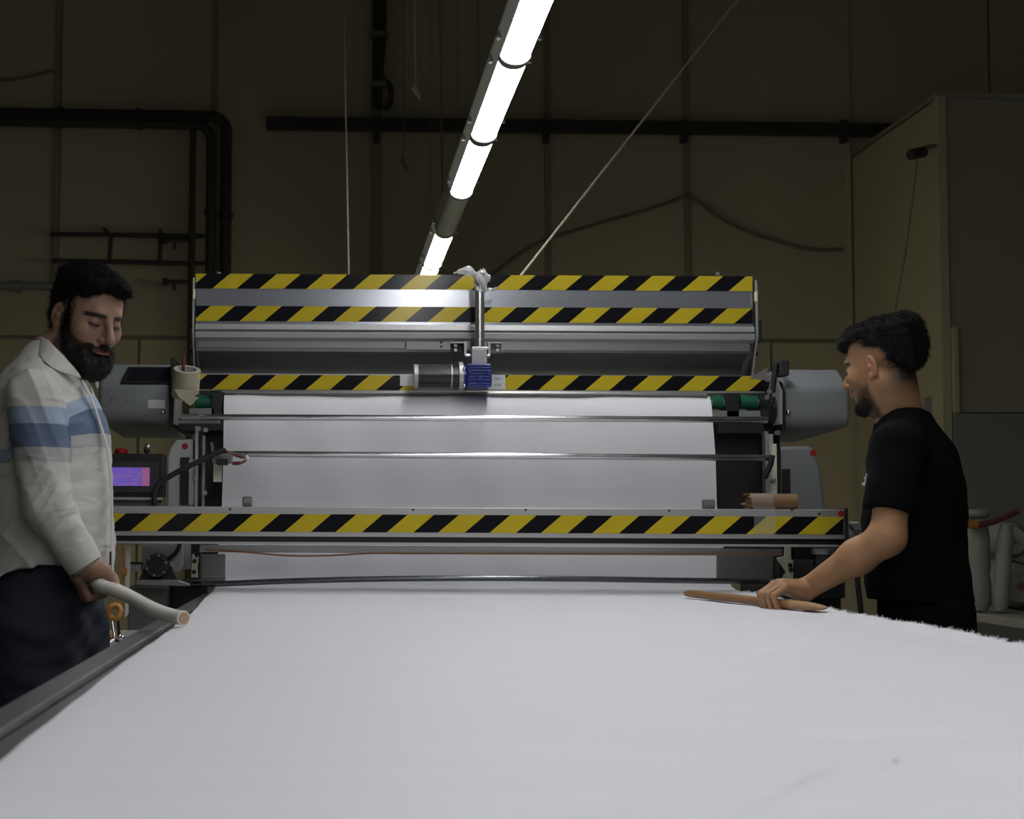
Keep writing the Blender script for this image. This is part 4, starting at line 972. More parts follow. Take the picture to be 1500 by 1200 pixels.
# ------------------------------------------------------------------ people: smooth implicit bodies meshed by surface nets
V3 = lambda *a: np.array(a, dtype=float)
def nv(v): v = np.array(v, dtype=float); return v / np.linalg.norm(v)
class Field:
    def __init__(s, ax):
        s.ax = [np.asarray(a, dtype=np.float32) for a in ax]
        s.F = np.full([len(a) for a in s.ax], .2, np.float32)
    def win(s, lo, hi):
        r = []
        for k in range(3):
            i0 = int(np.searchsorted(s.ax[k], lo[k])); i1 = int(np.searchsorted(s.ax[k], hi[k]))
            r.append(slice(max(0, i0 - 1), min(len(s.ax[k]), i1 + 1)))
        return tuple(r)
    def xyz(s, W): return s.ax[0][W[0]][:, None, None], s.ax[1][W[1]][None, :, None], s.ax[2][W[2]][None, None, :]
    def put(s, W, d, k, op='u'):
        f = s.F[W]
        if f.size == 0: return
        if op == 'u':
            h = np.maximum(k - np.abs(f - d), 0) / k if k > 0 else 0
            s.F[W] = np.minimum(f, d) - (h * h * k * .25 if k > 0 else 0)
        else:                                   # subtract
            d = -d
            h = np.maximum(k - np.abs(f - d), 0) / k if k > 0 else 0
            s.F[W] = np.maximum(f, d) + (h * h * k * .25 if k > 0 else 0)
    def cone(s, a, b, ra, rb, k=.02, op='u', flat=None):
        a, b = np.array(a, float), np.array(b, float); m = max(ra, rb) + k + .02
        W = s.win(np.minimum(a, b) - m, np.maximum(a, b) + m); X, Y, Z = s.xyz(W)
        ba = b - a; L2 = ba @ ba + 1e-12
        px, py, pz = X - a[0], Y - a[1], Z - a[2]
        t = np.clip((px * ba[0] + py * ba[1] + pz * ba[2]) / L2, 0, 1)
        qx, qy, qz = px - t * ba[0], py - t * ba[1], pz - t * ba[2]
        q2 = qx * qx + qy * qy + qz * qz
        if flat is not None:                    # (axis, factor): squash along an axis
            n, fz = flat; n = nv(n); w_ = qx * n[0] + qy * n[1] + qz * n[2]; q2 = q2 + w_ * w_ * (fz * fz - 1)
        s.put(W, np.sqrt(q2) - (ra + (rb - ra) * t), k, op)
    def ell(s, c, r, R=None, k=.02, op='u'):
        c = np.array(c, float); r = np.array(r, float); m = r.max() + k + .02
        W = s.win(c - m, c + m); X, Y, Z = s.xyz(W)
        px, py, pz = X - c[0], Y - c[1], Z - c[2]
        R = np.eye(3) if R is None else R
        u = (px * R[0, 0] + py * R[1, 0] + pz * R[2, 0]); v = (px * R[0, 1] + py * R[1, 1] + pz * R[2, 1]); w_ = (px * R[0, 2] + py * R[1, 2] + pz * R[2, 2])
        k0 = np.sqrt((u / r[0]) ** 2 + (v / r[1]) ** 2 + (w_ / r[2]) ** 2)
        k1 = np.sqrt((u / r[0] ** 2) ** 2 + (v / r[1] ** 2) ** 2 + (w_ / r[2] ** 2) ** 2) + 1e-6
        s.put(W, k0 * (k0 - 1) / k1, k, op)
    def loft(s, sec, fwd, k=.03, e=2.3, grow=0.):
        """sec rows: z, cx, cy, rf, rl (sorted upwards)"""
        sec = np.array(sec, float); f = nv(fwd); l = np.array([-f[1], f[0]]); m = .06 + sec[:, 3:].max()
        W = s.win((sec[:, 1].min() - m, sec[:, 2].min() - m, sec[0, 0] - .05), (sec[:, 1].max() + m, sec[:, 2].max() + m, sec[-1, 0] + .05))
        X, Y, Z = s.xyz(W); z = np.clip(Z.ravel(), sec[0, 0], sec[-1, 0])
        # smooth interpolation of the sections
        def ip(col):
            zz = sec[:, 0]; i = np.clip(np.searchsorted(zz, z) - 1, 0, len(zz) - 2); t = (z - zz[i]) / (zz[i + 1] - zz[i]); y = sec[:, col]
            mm = np.gradient(y, zz); h = zz[i + 1] - zz[i]
            return ((2 * t ** 3 - 3 * t ** 2 + 1) * y[i] + (t ** 3 - 2 * t ** 2 + t) * h * mm[i] + (-2 * t ** 3 + 3 * t ** 2) * y[i + 1] + (t ** 3 - t ** 2) * h * mm[i + 1]).astype(np.float32)[None, None, :]
        cx, cy, rf, rl = ip(1), ip(2), ip(3) + grow, ip(4) + grow
        u = (X - cx) * f[0] + (Y - cy) * f[1]; v = (X - cx) * l[0] + (Y - cy) * l[1]
        q = (np.abs(u / rf) ** e + np.abs(v / rl) ** e) ** (1 / e)
        d = (q - 1) * np.minimum(rf, rl)
        zz = Z; dz = np.maximum(sec[0, 0] - zz, zz - sec[-1, 0])
        s.put(W, np.maximum(d, dz), k)
    def plane(s, n, p0, k=.004, W=None):
        """keep the side the normal points to"""
        n = nv(n); W = W or tuple(slice(0, len(a)) for a in s.ax); X, Y, Z = s.xyz(W)
        s.put(W, (X - p0[0]) * n[0] + (Y - p0[1]) * n[1] + (Z - p0[2]) * n[2], k, 's')
    def noise(s, terms):
        X, Y, Z = s.xyz(tuple(slice(0, len(a)) for a in s.ax))
        for (amp, kx, ky, kz, ph) in terms:
            s.F += (amp * np.sin(kx * X + ky * Y + kz * Z + ph)).astype(np.float32)
    def mesh(s):
        F = s.F; S = F < 0; nx, ny, nz = F.shape
        c = np.zeros((nx - 1, ny - 1, nz - 1), np.int8)
        for dx in (0, 1):
            for dy in (0, 1):
                for dz in (0, 1): c += S[dx:nx - 1 + dx, dy:ny - 1 + dy, dz:nz - 1 + dz]
        I = np.argwhere((c > 0) & (c < 8))
        idx = np.full(c.shape, -1, np.int32); idx[tuple(I.T)] = np.arange(len(I))
        co = [(dx, dy, dz) for dx in (0, 1) for dy in (0, 1) for dz in (0, 1)]
        val = np.stack([F[I[:, 0] + a, I[:, 1] + b, I[:, 2] + d] for a, b, d in co], 1)
        pos = np.stack([np.stack([s.ax[0][I[:, 0] + a], s.ax[1][I[:, 1] + b], s.ax[2][I[:, 2] + d]], 1) for a, b, d in co], 1)
        acc = np.zeros((len(I), 3)); cnt = np.zeros(len(I))
        for i in range(8):
            for j in range(i + 1, 8):
                if sum(abs(co[i][q] - co[j][q]) for q in range(3)) != 1: continue
                va, vb = val[:, i], val[:, j]; m = (va < 0) != (vb < 0)
                t = (va[m] / (va[m] - vb[m]))[:, None]
                acc[m] += pos[m, i] * (1 - t) + pos[m, j] * t; cnt[m] += 1
        V = acc / cnt[:, None]
        Q = []
        for axn in range(3):
            sl0 = [slice(1, -1)] * 3; sl1 = [slice(1, -1)] * 3; sl0[axn] = slice(0, -1); sl1[axn] = slice(1, None)
            A, B_2 = S[tuple(sl0)], S[tuple(sl1)]; E = np.argwhere(A != B_2)
            off = np.array([1, 1, 1]); off[axn] = 0; E = E + off
            fl = S[tuple(E.T)]
            o1, o2 = [(1, 2), (2, 0), (0, 1)][axn]
            d1 = np.zeros(3, int); d1[o1] = 1; d2 = np.zeros(3, int); d2[o2] = 1
            q = [idx[tuple((E - a * d1 - b * d2).T)] for a, b in ((1, 1), (0, 1), (0, 0), (1, 0))]
            q = np.stack(q, 1); q[~fl] = q[~fl][:, ::-1]
            Q.append(q)
        return V, np.concatenate(Q)
def axis(lo, hi, h, fine=()):
    """grid line positions with finer steps inside the given (lo, hi, h) ranges"""
    out = [lo]
    while out[-1] < hi:
        x = out[-1]; st = h
        for a, b, g in fine:
            if a - h < x < b: st = min(st, g)
        out.append(x + st)
    return out
def mesh_obj(name, V, Q, mat, parent=None, origin=None, attrs=None):
    off = np.array(wloc(parent)) if parent else np.array(origin)
    me = bpy.data.meshes.new(name)
    me.from_pydata((V - off).tolist(), [], Q.tolist())
    me.polygons.foreach_set('use_smooth', [True] * len(me.polygons))
    me.materials.append(mat)
    for an, (ty, data) in (attrs or {}).items():
        a = me.attributes.new(an, ty, 'POINT')
        a.data.foreach_set('color' if ty == 'FLOAT_COLOR' else 'value', np.asarray(data, np.float32).ravel())
    o = bpy.data.objects.new(name, me); COL.objects.link(o)
    if parent: o.parent = parent
    else: o.location = off
    return o
def relax(V, Q, n=2, lam=.5):
    e = np.concatenate([Q[:, [0, 1]], Q[:, [1, 2]], Q[:, [2, 3]], Q[:, [3, 0]]])
    for _ in range(n):
        A = np.zeros_like(V); c = np.zeros(len(V))
        for k in range(3):
            A[:, k] = np.bincount(e[:, 0], V[e[:, 1], k], len(V)) + np.bincount(e[:, 1], V[e[:, 0], k], len(V))
        c = np.bincount(e[:, 0], minlength=len(V)) + np.bincount(e[:, 1], minlength=len(V))
        V = V + lam * (A / c[:, None] - V)
    return V
def vnormals(V, Q):
    n = np.cross(V[Q[:, 2]] - V[Q[:, 0]], V[Q[:, 3]] - V[Q[:, 1]]); N = np.zeros_like(V)
    for k in range(4):
        for c in range(3): N[:, c] += np.bincount(Q[:, k], n[:, c], len(V))
    return N / (np.linalg.norm(N, axis=1)[:, None] + 1e-12)
def strands(V, Q, n, length, flow, rng, r=.0007, lift=.35, jitter=.25):
    """short tapering hairs on a surface, added to its own mesh; flow(p) gives the combing direction"""
    N = vnormals(V, Q); pick = rng.randint(0, len(Q), n)
    base = V[Q[pick]].mean(1); nn = N[Q[pick, 0]]
    f = flow(base); f = f - nn * (f * nn).sum(1)[:, None]; f /= np.linalg.norm(f, axis=1)[:, None] + 1e-9
    d = f + nn * lift + rng.randn(n, 3) * jitter; d /= np.linalg.norm(d, axis=1)[:, None]
    L = length * (.6 + .8 * rng.rand(n))[:, None]
    sd = np.cross(d, nn); sd /= np.linalg.norm(sd, axis=1)[:, None] + 1e-9; tt = np.cross(d, sd)
    p0 = base - nn * .002; p1 = base + d * L * .5; p2 = base + d * L - nn * L * .22
    vs = []; 
    for p, rr in ((p0, r), (p1, r * .9)):
        for an in (0, 2.094, 4.189): vs.append(p + (sd * math.cos(an) + tt * math.sin(an)) * rr)
    vs.append(p2)
    A = np.stack(vs, 1).reshape(-1, 3); b = (np.arange(n) * 7)[:, None] + len(V)
    q = []
    for k in range(3):
        k2 = (k + 1) % 3
        q.append(b + np.array([[k, k2, 3 + k2, 3 + k]])); q.append(b + np.array([[3 + k, 3 + k2, 6, 6]]))
    return np.concatenate([V, A]), np.concatenate([Q] + q)
def to_faces(Q): return [tuple(dict.fromkeys(q)) for q in Q.tolist()]
def hair_obj(name, V, Q, mat, parent):
    off = np.array(wloc(parent)); me = bpy.data.meshes.new(name)
    me.from_pydata((V - off).tolist(), [], to_faces(Q)); me.polygons.foreach_set('use_smooth', [True] * len(me.polygons)); me.materials.append(mat)
    o = bpy.data.objects.new(name, me); COL.objects.link(o); o.parent = parent; return o

def skin_mat(name, rough=.5):
    m, nt, b = newmat(name); N, L = nt.nodes, nt.links
    a = N.new('ShaderNodeAttribute'); a.attribute_name = 'Col'
    nz = N.new('ShaderNodeTexNoise'); nz.inputs['Scale'].default_value = 60; nz.inputs['Detail'].default_value = 4
    tc = N.new('ShaderNodeTexCoord'); L.new(tc.outputs['Object'], nz.inputs['Vector'])
    mr = N.new('ShaderNodeMapRange'); mr.inputs['To Min'].default_value = .88; mr.inputs['To Max'].default_value = 1.12; L.new(nz.outputs['Fac'], mr.inputs['Value'])
    vm = N.new('ShaderNodeVectorMath'); vm.operation = 'SCALE'; L.new(a.outputs['Color'], vm.inputs[0]); L.new(mr.outputs['Result'], vm.inputs['Scale'])
    L.new(vm.outputs['Vector'], b.inputs['Base Color']); b.inputs['Roughness'].default_value = rough
    b.inputs['Specular IOR Level'].default_value = .28; b.inputs['Subsurface Weight'].default_value = .08; b.inputs['Subsurface Radius'].default_value = (.01, .004, .002)
    bp = N.new('ShaderNodeBump'); bp.inputs['Strength'].default_value = .08; bp.inputs['Distance'].default_value = .004
    L.new(nz.outputs['Fac'], bp.inputs['Height']); L.new(bp.outputs['Normal'], b.inputs['Normal'])
    return m
M['skin'] = skin_mat('skin')
M['hair'] = pm('black hair', (.007, .0065, .006), .62, var=.3, scale=60, spec=.22)
M['beard'] = pm('dark beard', (.014, .011, .009), .55, var=.3, scale=60, spec=.3)
M['denim'] = pm('dark blue denim', (.016, .020, .034), .85, var=.35, scale=30, bump=.3, bscale=260)
M['blackcloth'] = pm('black cotton', (.0042, .0042, .0048), .95, var=.2, scale=10, bump=.25, bscale=30, spec=.08)
M['blacktrouser'] = pm('black trouser cloth', (.004, .004, .0046), .95, var=.2, scale=12, spec=.08)
M['shoe'] = pm('dark shoe', (.02, .018, .016), .5)
M['shirt_white'] = pm('white shirt cloth', (.54, .53, .49), .8, var=.04, scale=14, bump=.35, bscale=26, spec=.2)
M['eye'] = pm('eye', (.55, .52, .48), .2, var=.03)
M['iris'] = pm('dark iris', (.02, .012, .008), .2)
def shirt_mat():
    m, nt, b = newmat('white shirt cloth with blue bands'); N, L = nt.nodes, nt.links
    a = N.new('ShaderNodeAttribute'); a.attribute_name = 'band'
    mr = N.new('ShaderNodeMapRange'); mr.inputs['From Min'].default_value = -1; mr.inputs['From Max'].default_value = 5; L.new(a.outputs['Fac'], mr.inputs['Value'])
    r = N.new('ShaderNodeValToRGB'); e = r.color_ramp; e.interpolation = 'CONSTANT'
    W = (.54, .53, .49, 1); cols = [(0, W), (1 / 6, (.40, .395, .38, 1)), (2 / 6, (.125, .165, .245, 1)), (3 / 6, (.30, .375, .465, 1)), (4 / 6, W)]
    e.elements[0].position, e.elements[0].color = cols[0]; e.elements[1].position, e.elements[1].color = cols[1]
    for p, c in cols[2:]:
        q = e.elements.new(p); q.color = c
    L.new(mr.outputs['Result'], r.inputs[0])
    tc = N.new('ShaderNodeTexCoord'); nz = N.new('ShaderNodeTexNoise'); nz.inputs['Scale'].default_value = 17; nz.inputs['Detail'].default_value = 2.5; nz.noise_type = 'RIDGED_MULTIFRACTAL'; nz.inputs['Distortion'].default_value = .6
    mp = N.new('ShaderNodeMapping'); mp.inputs['Scale'].default_value = (.7, .7, 2.0); mp.inputs['Rotation'].default_value = (.3, .5, 0)
    L.new(tc.outputs['Object'], mp.inputs['Vector']); L.new(mp.outputs['Vector'], nz.inputs['Vector'])
    bp = N.new('ShaderNodeBump'); bp.inputs['Strength'].default_value = .5; bp.inputs['Distance'].default_value = .010
    L.new(nz.outputs['Fac'], bp.inputs['Height']); L.new(bp.outputs['Normal'], b.inputs['Normal'])
    L.new(r.outputs['Color'], b.inputs['Base Color']); b.inputs['Roughness'].default_value = .8; b.inputs['Specular IOR Level'].default_value = .2
    return m
M['shirt'] = shirt_mat()

class Head:
    def __init__(s, fwd_xy, pitch, roll, org, scale=1.):
        f0 = nv([fwd_xy[0], fwd_xy[1], 0]); l0 = V3(-f0[1], f0[0], 0); z = V3(0, 0, 1)
        f = math.cos(pitch) * f0 - math.sin(pitch) * z; u = math.sin(pitch) * f0 + math.cos(pitch) * z
        l = math.cos(roll) * l0 - math.sin(roll) * u; u = math.cos(roll) * u + math.sin(roll) * l0
        s.R = np.stack([f, l, u], 1); s.o = np.array(org, float); s.s = scale
    def w(s, p): return s.o + s.R @ (np.array(p, float) * s.s)
    def loc(s, P_): return (P_ - s.o) @ s.R / s.s
    def build(s, F, neck):
        w, R, q = s.w, s.R, s.s
        E = lambda c, r, k=.02, op='u', RR=R: F.ell(w(c), np.array(r) * q, RR, k, op)
        C = lambda a, b, ra, rb, k=.012, op='u': F.cone(w(a), w(b), ra * q, rb * q, k, op)
        E((-.014, 0, .045), (.094, .073, .080)); E((.028, 0, .030), (.066, .062, .072), .03); E((.034, 0, -.030), (.058, .058, .072), .03)
        E((.030, 0, -.068), (.052, .050, .040), .03); E((.076, 0, -.098), (.022, .022, .018), .02)
        for y in (-1, 1):
            C((-.005, y * .056, -.045), (.055, y * .030, -.090), .016, .014, .03)      # jaw line
            E((.062, y * .040, -.020), (.022, .022, .018), .025)                          # cheekbone
        C((.088, -.028, .026), (.088, .028, .026), .010, .010, .02)                        # brow
        for y in (-1, 1): E((.104, y * .032, .004), (.015, .019, .012), .016, 's')         # sockets
        for y in (-1, 1): E((.0815, y * .031, .003), (.0135, .0145, .0125), .004)          # eyeball under the lids
        C((.097, 0, .018), (.124, 0, -.028), .0072, .0098, .012); E((.121, 0, -.032), (.0115, .0100, .0088), .008)
        for y in (-1, 1):
            E((.104, y * .0125, -.034), (.0105, .0075, .0075), .008); E((.110, y * .0065, -.042), (.005, .0035, .005), .003, 's')
        C((.094, -.018, -.058), (.094, .018, -.058), .010, .010, .02)
        for y in (-1, 1): C((.104, 0, -.056), (.094, y * .022, -.0595), .0055, .003, .005)
        C((.100, -.010, -.0665), (.100, .010, -.0665), .0066, .0066, .006)
        C((.109, -.018, -.0612), (.109, .018, -.0612), .0022, .0022, .003, 's')
        C((.098, -.012, -.078), (.098, .012, -.078), .005, .005, .012, 's')
        for y in (-1, 1):                                                                  # ears
            Re = R @ np.array([[math.cos(.25), 0, math.sin(.25)], [0, 1, 0], [-math.sin(.25), 0, math.cos(.25)]]) @ np.array([[math.cos(y * .35), math.sin(y * .35), 0], [-math.sin(y * .35), math.cos(y * .35), 0], [0, 0, 1]])
            E((-.012, y * .0755, .000), (.0175, .0072, .0300), .004, 'u', Re); E((-.008, y * .083, .005), (.0100, .0062, .018), .004, 's', Re)
            E((-.004, y * .080, -.002), (.005, .005, .008), .004, 'u', Re); E((-.004, y * .077, -.026), (.009, .006, .011), .006, 'u', Re)
        a, b, ra, rb = neck
        F.cone(w(a), b, ra, rb, .03)
        F.cone(w((.02, 0, -.075)), np.array(b) + (w((.03, 0, 0)) - s.o) * .6, .036, rb * .85, .03)
    def colour(s, V, skin, lip, brow=True, stubble=None, fade=None, hairc=(.012, .010, .009)):
        p = s.loc(V); C_ = np.tile(np.array(skin), (len(V), 1)).astype(float)
        near = (np.abs(p) < .2).all(1)
        def mix(mask, col): C_[:] = C_ * (1 - mask[:, None]) + np.array(col) * mask[:, None]
        g = lambda d, w_: np.clip(1 - d / w_, 0, 1)
        red = np.exp(-((p[:, 0] - .11) / .03) ** 2 - (p[:, 1] / .02) ** 2 - ((p[:, 2] + .03) / .02) ** 2) + np.exp(-((np.abs(p[:, 1]) - .085) / .012) ** 2 - (p[:, 0] / .04) ** 2 - (p[:, 2] / .04) ** 2)
        mix(np.clip(red, 0, 1) * .35 * near, (skin[0], skin[1] * .68, skin[2] * .62))
        if stubble: mix(stubble(p) * near, hairc)
        if fade: mix(fade(p) * near, hairc)
        lipm = (p[:, 0] > .088) * np.clip((.0095 - np.abs(p[:, 2] + .0615)) / .003, 0, 1) * np.clip((.021 - np.abs(p[:, 1])) / .004, 0, 1)
        mix(lipm * near, lip)
        lm = (p[:, 0] > .088) * np.clip((.0018 - np.abs(p[:, 2] + .0612)) / .001, 0, 1) * (np.abs(p[:, 1]) < .021); mix(lm * near, (.05, .02, .02))
        ay = np.abs(p[:, 1])
        if brow:
            bz = .0215 - .14 * (ay - .036).clip(0, .1) + .04 * (ay - .012).clip(0, .022)
            bm = (p[:, 0] > .06) * np.clip((.0064 - np.abs(p[:, 2] - bz)) / .002, 0, 1) * np.clip((ay - .008) / .004, 0, 1) * np.clip((.058 - ay) / .006, 0, 1); mix(bm * near * .95, hairc)
        em = (p[:, 0] > .07) * np.clip((.0035 - np.abs(p[:, 2] + .001 - .12 * (.031 - ay).clip(-.02, .02) ** 2 * 30)) / .0015, 0, 1) * (np.abs(ay - .031) < .0145); mix(em * near * .9, (.02, .012, .01))
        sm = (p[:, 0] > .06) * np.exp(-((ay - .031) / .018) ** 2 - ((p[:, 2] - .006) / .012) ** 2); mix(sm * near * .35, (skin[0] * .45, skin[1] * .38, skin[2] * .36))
        return np.concatenate([C_, np.ones((len(V), 1))], 1)

def fist(F, c, a, n, m_, wrist, r_obj, spread=.0205, thumb=None, k=.008, rw=.027, sc=1.):
    """closed hand: c grip centre, a axis towards the index finger, n from the grip to the knuckles, m_ wrap direction"""
    a, n, m_ = nv(a), nv(n), nv(m_); n = nv(n - a * (n @ a)); m_ = nv(m_ - a * (m_ @ a) - n * (m_ @ n)); c = np.array(c, float); kn = []
    for i in range(4):
        ln = [.98, 1.05, 1.0, .86][i]; fr = [.0086, .0089, .0086, .0078][i] * sc
        o = c + a * (1.5 - i) * spread * sc
        E_ = lambda th, rr: o + (n * math.cos(th) + m_ * math.sin(th)) * rr
        R1 = (r_obj + .022 * sc) * ln
        p0, p1, p2, p3 = E_(-.15, R1 + .008), E_(1.15, R1 + .004), E_(2.25, R1 - .004), E_(3.05, R1 - .010)
        F.cone(p0, p1, fr * 1.06, fr * 1.02, .003); F.cone(p1, p2, fr * 1.02, fr * .95, .003); F.cone(p2, p3, fr * .95, fr * .82, .003)
        kn.append(p0)
    wrist = np.array(wrist, float)
    for i in range(4):
        F.cone(wrist + a * (1.5 - i) * .011 * sc, kn[i], .0185 * sc, .0098 * sc, .010)
    F.cone(wrist, wrist + ((kn[1] + kn[2]) / 2 - wrist) * .8, rw * .85, .015 * sc, .02)
    if thumb is not None:
        t0, t1, t2 = [np.array(t, float) for t in thumb]
        F.cone(wrist + (t0 - wrist) * .15, t0, .019 * sc, .0155 * sc, .018); F.cone(t0, t1, .0135 * sc, .0115 * sc, .006); F.cone(t1, t2, .0115 * sc, .0088 * sc, .004)

def eye_slit(H, y, parent):
    m = MB().ball((0, 0, 0), 1.0, (.0036, .0105, .0026)); m.v = [tuple(H.w(V3(.0935 - .10 * abs(v[1]) ** 1.0, y * .031, -.0035) + V3(*v))) for v in m.v]
    o = build('eye', m, 'iris', parent, smooth=True)
    return o
A = lambda px, py, Y: np.array(at(px, py, Y))
rng = np.random.RandomState(11)

# ================================================================== the bearded man on the left
HL = Head((math.cos(math.radians(47)), -math.sin(math.radians(47))), math.radians(17), math.radians(3), A(126, 467, 3.50))
z_of = lambda py, Y=3.5, px=80: A(px, py, Y)[2]
def secs(rows, Y):
    out = []
    for (py, p0, p1, rf, rl, dy) in rows:
        a, b = A(p0, py, Y + dy), A(p1, py, Y + dy); out.append(((a[2] + b[2]) / 2, (a[0] + b[0]) / 2, Y + dy, rf if rf else (b[0] - a[0]) / 2, rl))
    return sorted(out)
L_sh, L_el, L_wr = A(51, 583, 3.305), A(70, 742, 3.305), A(127, 832, 3.315)
F_sh, F_el, F_wr = np.array([-.69, 3.70, 1.43]), np.array([-.76, 3.76, 1.15]), np.array([-.76, 3.72, .92])
L_neck = A(70, 528, 3.50)
tor = secs([(985, 12, 122, None, .15, 0), (900, -2, 140, None, .165, 0), (850, -8, 160, None, .175, 0), (780, -10, 164, None, .172, 0), (690, -11, 160, None, .178, 0), (620, -12, 154, None, .188, 0),
            (575, -6, 134, None, .175, 0), (548, 10, 122, None, .135, 0), (525, 32, 112, None, .085, .0), (505, 44, 108, None, .062, 0)], 3.5)
fw = V3(math.cos(math.radians(5)), -math.sin(math.radians(5)))
tdir = nv(np.array(TUBE[6] - TUBE[0])); gc = np.array(TUBE[3])
base = (float(A(70, 900, 3.5)[0]), 3.5, 0.)
def body(headobj, neck, tsec, arms, hand, xr, yr, zr, fines, legs, fwd):
    F = Field([axis(xr[0], xr[1], .006, fines[0]), axis(yr[0], yr[1], .006, fines[1]), axis(zr[0], zr[1], .010, fines[2])])
    F.loft([q for q in tsec if q[0] > 1.0], fwd, .03, grow=-.022)
    q0 = [q for q in tsec if q[0] > 1.0][0]; F.cone((q0[1], q0[2], q0[0] + .05), (q0[1], q0[2], .90), .10, .09, .03)
    for (a, b, ra, rb) in arms: F.cone(a, b, ra, rb, .025)
    for (a, b, ra, rb) in legs: F.cone(a, b, ra, rb, .03)
    headobj.build(F, neck); hand(F)
    return F
def handL(F):
    n = V3(-.55, -.80, -.05); m_ = V3(0, .1, -1)
    fist(F, gc, tdir, n, m_, L_wr + V3(.006, .004, .004), 10.2 * mpp(3.25), thumb=(A(153, 836, 3.33), A(166, 847, 3.335), A(172, 861, 3.315)))
legsL = [((-.70, 3.415, .90), (-.690, 3.415, .50), .072, .050), ((-.690, 3.415, .50), (-.73, 3.415, .09), .050, .035), ((-.655, 3.60, .90), (-.60, 3.62, .50), .072, .050), ((-.60, 3.62, .50), (-.65, 3.62, .09), .050, .035)]
Fb = body(HL, ((-.025, 0, -.05), L_neck, .052, .060), tor, [(L_sh, L_el, .045, .038), (L_el, L_wr, .038, .0265), (F_sh, F_el, .045, .038), (F_el, F_wr, .038, .027), (F_wr, F_wr + V3(.03, -.01, -.09), .028, .026)],
          handL, (-.99, -.45), (3.16, 3.84), (.04, 1.80),
          (((-.80, -.47, .0027),), ((3.27, 3.58, .0027),), ((1.49, 1.79, .0024), (.90, 1.05, .0027))), legsL, fw)
V, Q = Fb.mesh(); V = relax(V, Q, 1, .4)
pl = HL.loc(V)
col = HL.colour(V, (.30, .180, .125), (.30, .085, .08), stubble=lambda p: .85 * np.clip((-.018 - p[:, 2] - .55 * (p[:, 0] - .03)) / .012, 0, 1) * (p[:, 2] > -.14) * np.clip((p[:, 0] - .005) / .012, 0, 1))
P1 = mesh_obj('person', V, Q, M['skin'], origin=base, attrs={'Col': ('FLOAT_COLOR', col)})
tag(P1, 'bearded man in a white shirt with blue chest bands holding a white tube', 'person')

# hair
def hair_field(H, h=.0028, m=.19):
    return Field([np.arange(H.o[0] - m, H.o[0] + m, h), np.arange(H.o[1] - m, H.o[1] + m, h), np.arange(H.o[2] - m, H.o[2] + m, h)])
F = hair_field(HL); R = HL.R; w_ = HL.w
F.ell(w_((-.014, 0, .050)), (.098, .078, .082), R, .02)
F.ell(w_((.030, 0, .086)), (.074, .066, .036), R, .02); F.ell(w_((.080, -.008, .082)), (.036, .056, .024), R, .02); F.ell(w_((.104, -.016, .070)), (.022, .034, .017), R, .012)
F.ell(w_((-.044, 0, .090)), (.056, .062, .040), R, .02); F.ell(w_((-.062, 0, -.005)), (.042, .058, .060), R, .02)
# cut the face, the ears and the nape free
F.plane(R @ V3(-.62, 0, .78), w_((.062, 0, .062)), .010)
F.cone(w_((.060, -.12, .005)), w_((.060, .12, .005)), .050, .050, .008, 's')
F.cone(w_((-.012, -.12, -.03)), w_((-.012, .12, -.03)), .040, .040, .006, 's')
for y in (-1, 1): F.ell(w_((-.012, y * .085, .004)), (.024, .016, .038), R, .004, 's')
F.plane(R @ V3(-.15, 0, 1), w_((-.07, 0, -.045)), .01)
F.noise([(.0008, 210, 130, 60, 0), (.0008, -90, 220, 150, 1), (.0007, 60, -170, 260, 2), (.0018, 75, 40, 30, 0), (.0016, -40, 85, 55, 1), (.0014, 30, -60, 100, 2)])
for y in (-1, 1): F.cone(w_((.024, y * .061, .055)), w_((.022, y * .059, -.04)), .012, .011, .010)      # sideburns
V, Q = F.mesh(); 
fl = lambda P_: np.tile(R @ V3(.9, .12, .05), (len(P_), 1)) + (P_ - HL.o) * 1.5
V2, Q2 = strands(V, Q, 15000, .023, fl, rng, .0005, .22, .20)
tag(hair_obj('hair', V2, Q2, M['hair'], P1), 'thick black hair swept forward')
# beard
F = hair_field(HL)
F.ell(w_((.036, 0, -.078)), (.060, .060, .048), R, .02); F.ell(w_((.078, 0, -.108)), (.032, .032, .030), R, .02)
for y in (-1, 1):
    F.cone(w_((.022, y * .059, -.02)), w_((.030, y * .053, -.075)), .010, .018, .02); F.cone(w_((.030, y * .052, -.07)), w_((.082, y * .020, -.098)), .018, .018, .02)
    F.cone(w_((.082, y * .030, -.05)), w_((.074, y * .034, -.090)), .009, .014, .012)
F.plane(R @ V3(-.55, 0, -1), w_((.058, 0, -.034)), .008)
F.cone(w_((.125, -.0, -.064)), w_((.088, 0, -.066)), .015, .0115, .006, 's')
for y in (-1, 1): F.cone(w_((.1125, 0, -.0490)), w_((.092, y * .026, -.0575)), .0056, .0070, .004); F.cone(w_((.092, y * .026, -.054)), w_((.082, y * .031, -.075)), .006, .008, .006)
F.cone(w_((.101, -.007, -.079)), w_((.101, .007, -.079)), .006, .006, .006); F.cone(w_((.101, 0, -.079)), w_((.092, 0, -.10)), .007, .016, .008)
F.noise([(.0010, 230, 130, 60, 0), (.0010, -90, 240, 150, 1), (.0009, 60, -170, 280, 2)])
V, Q = F.mesh()
fl = lambda P_: np.tile(R @ V3(.15, 0, -1), (len(P_), 1))
V2, Q2 = strands(V, Q, 5500, .011, fl, rng, .0006, .4, .3)
tag(hair_obj('beard', V2, Q2, M['beard'], P1), 'full dark beard and moustache')
for y in (-1, 1):
    e = eye_slit(HL, y, P1)

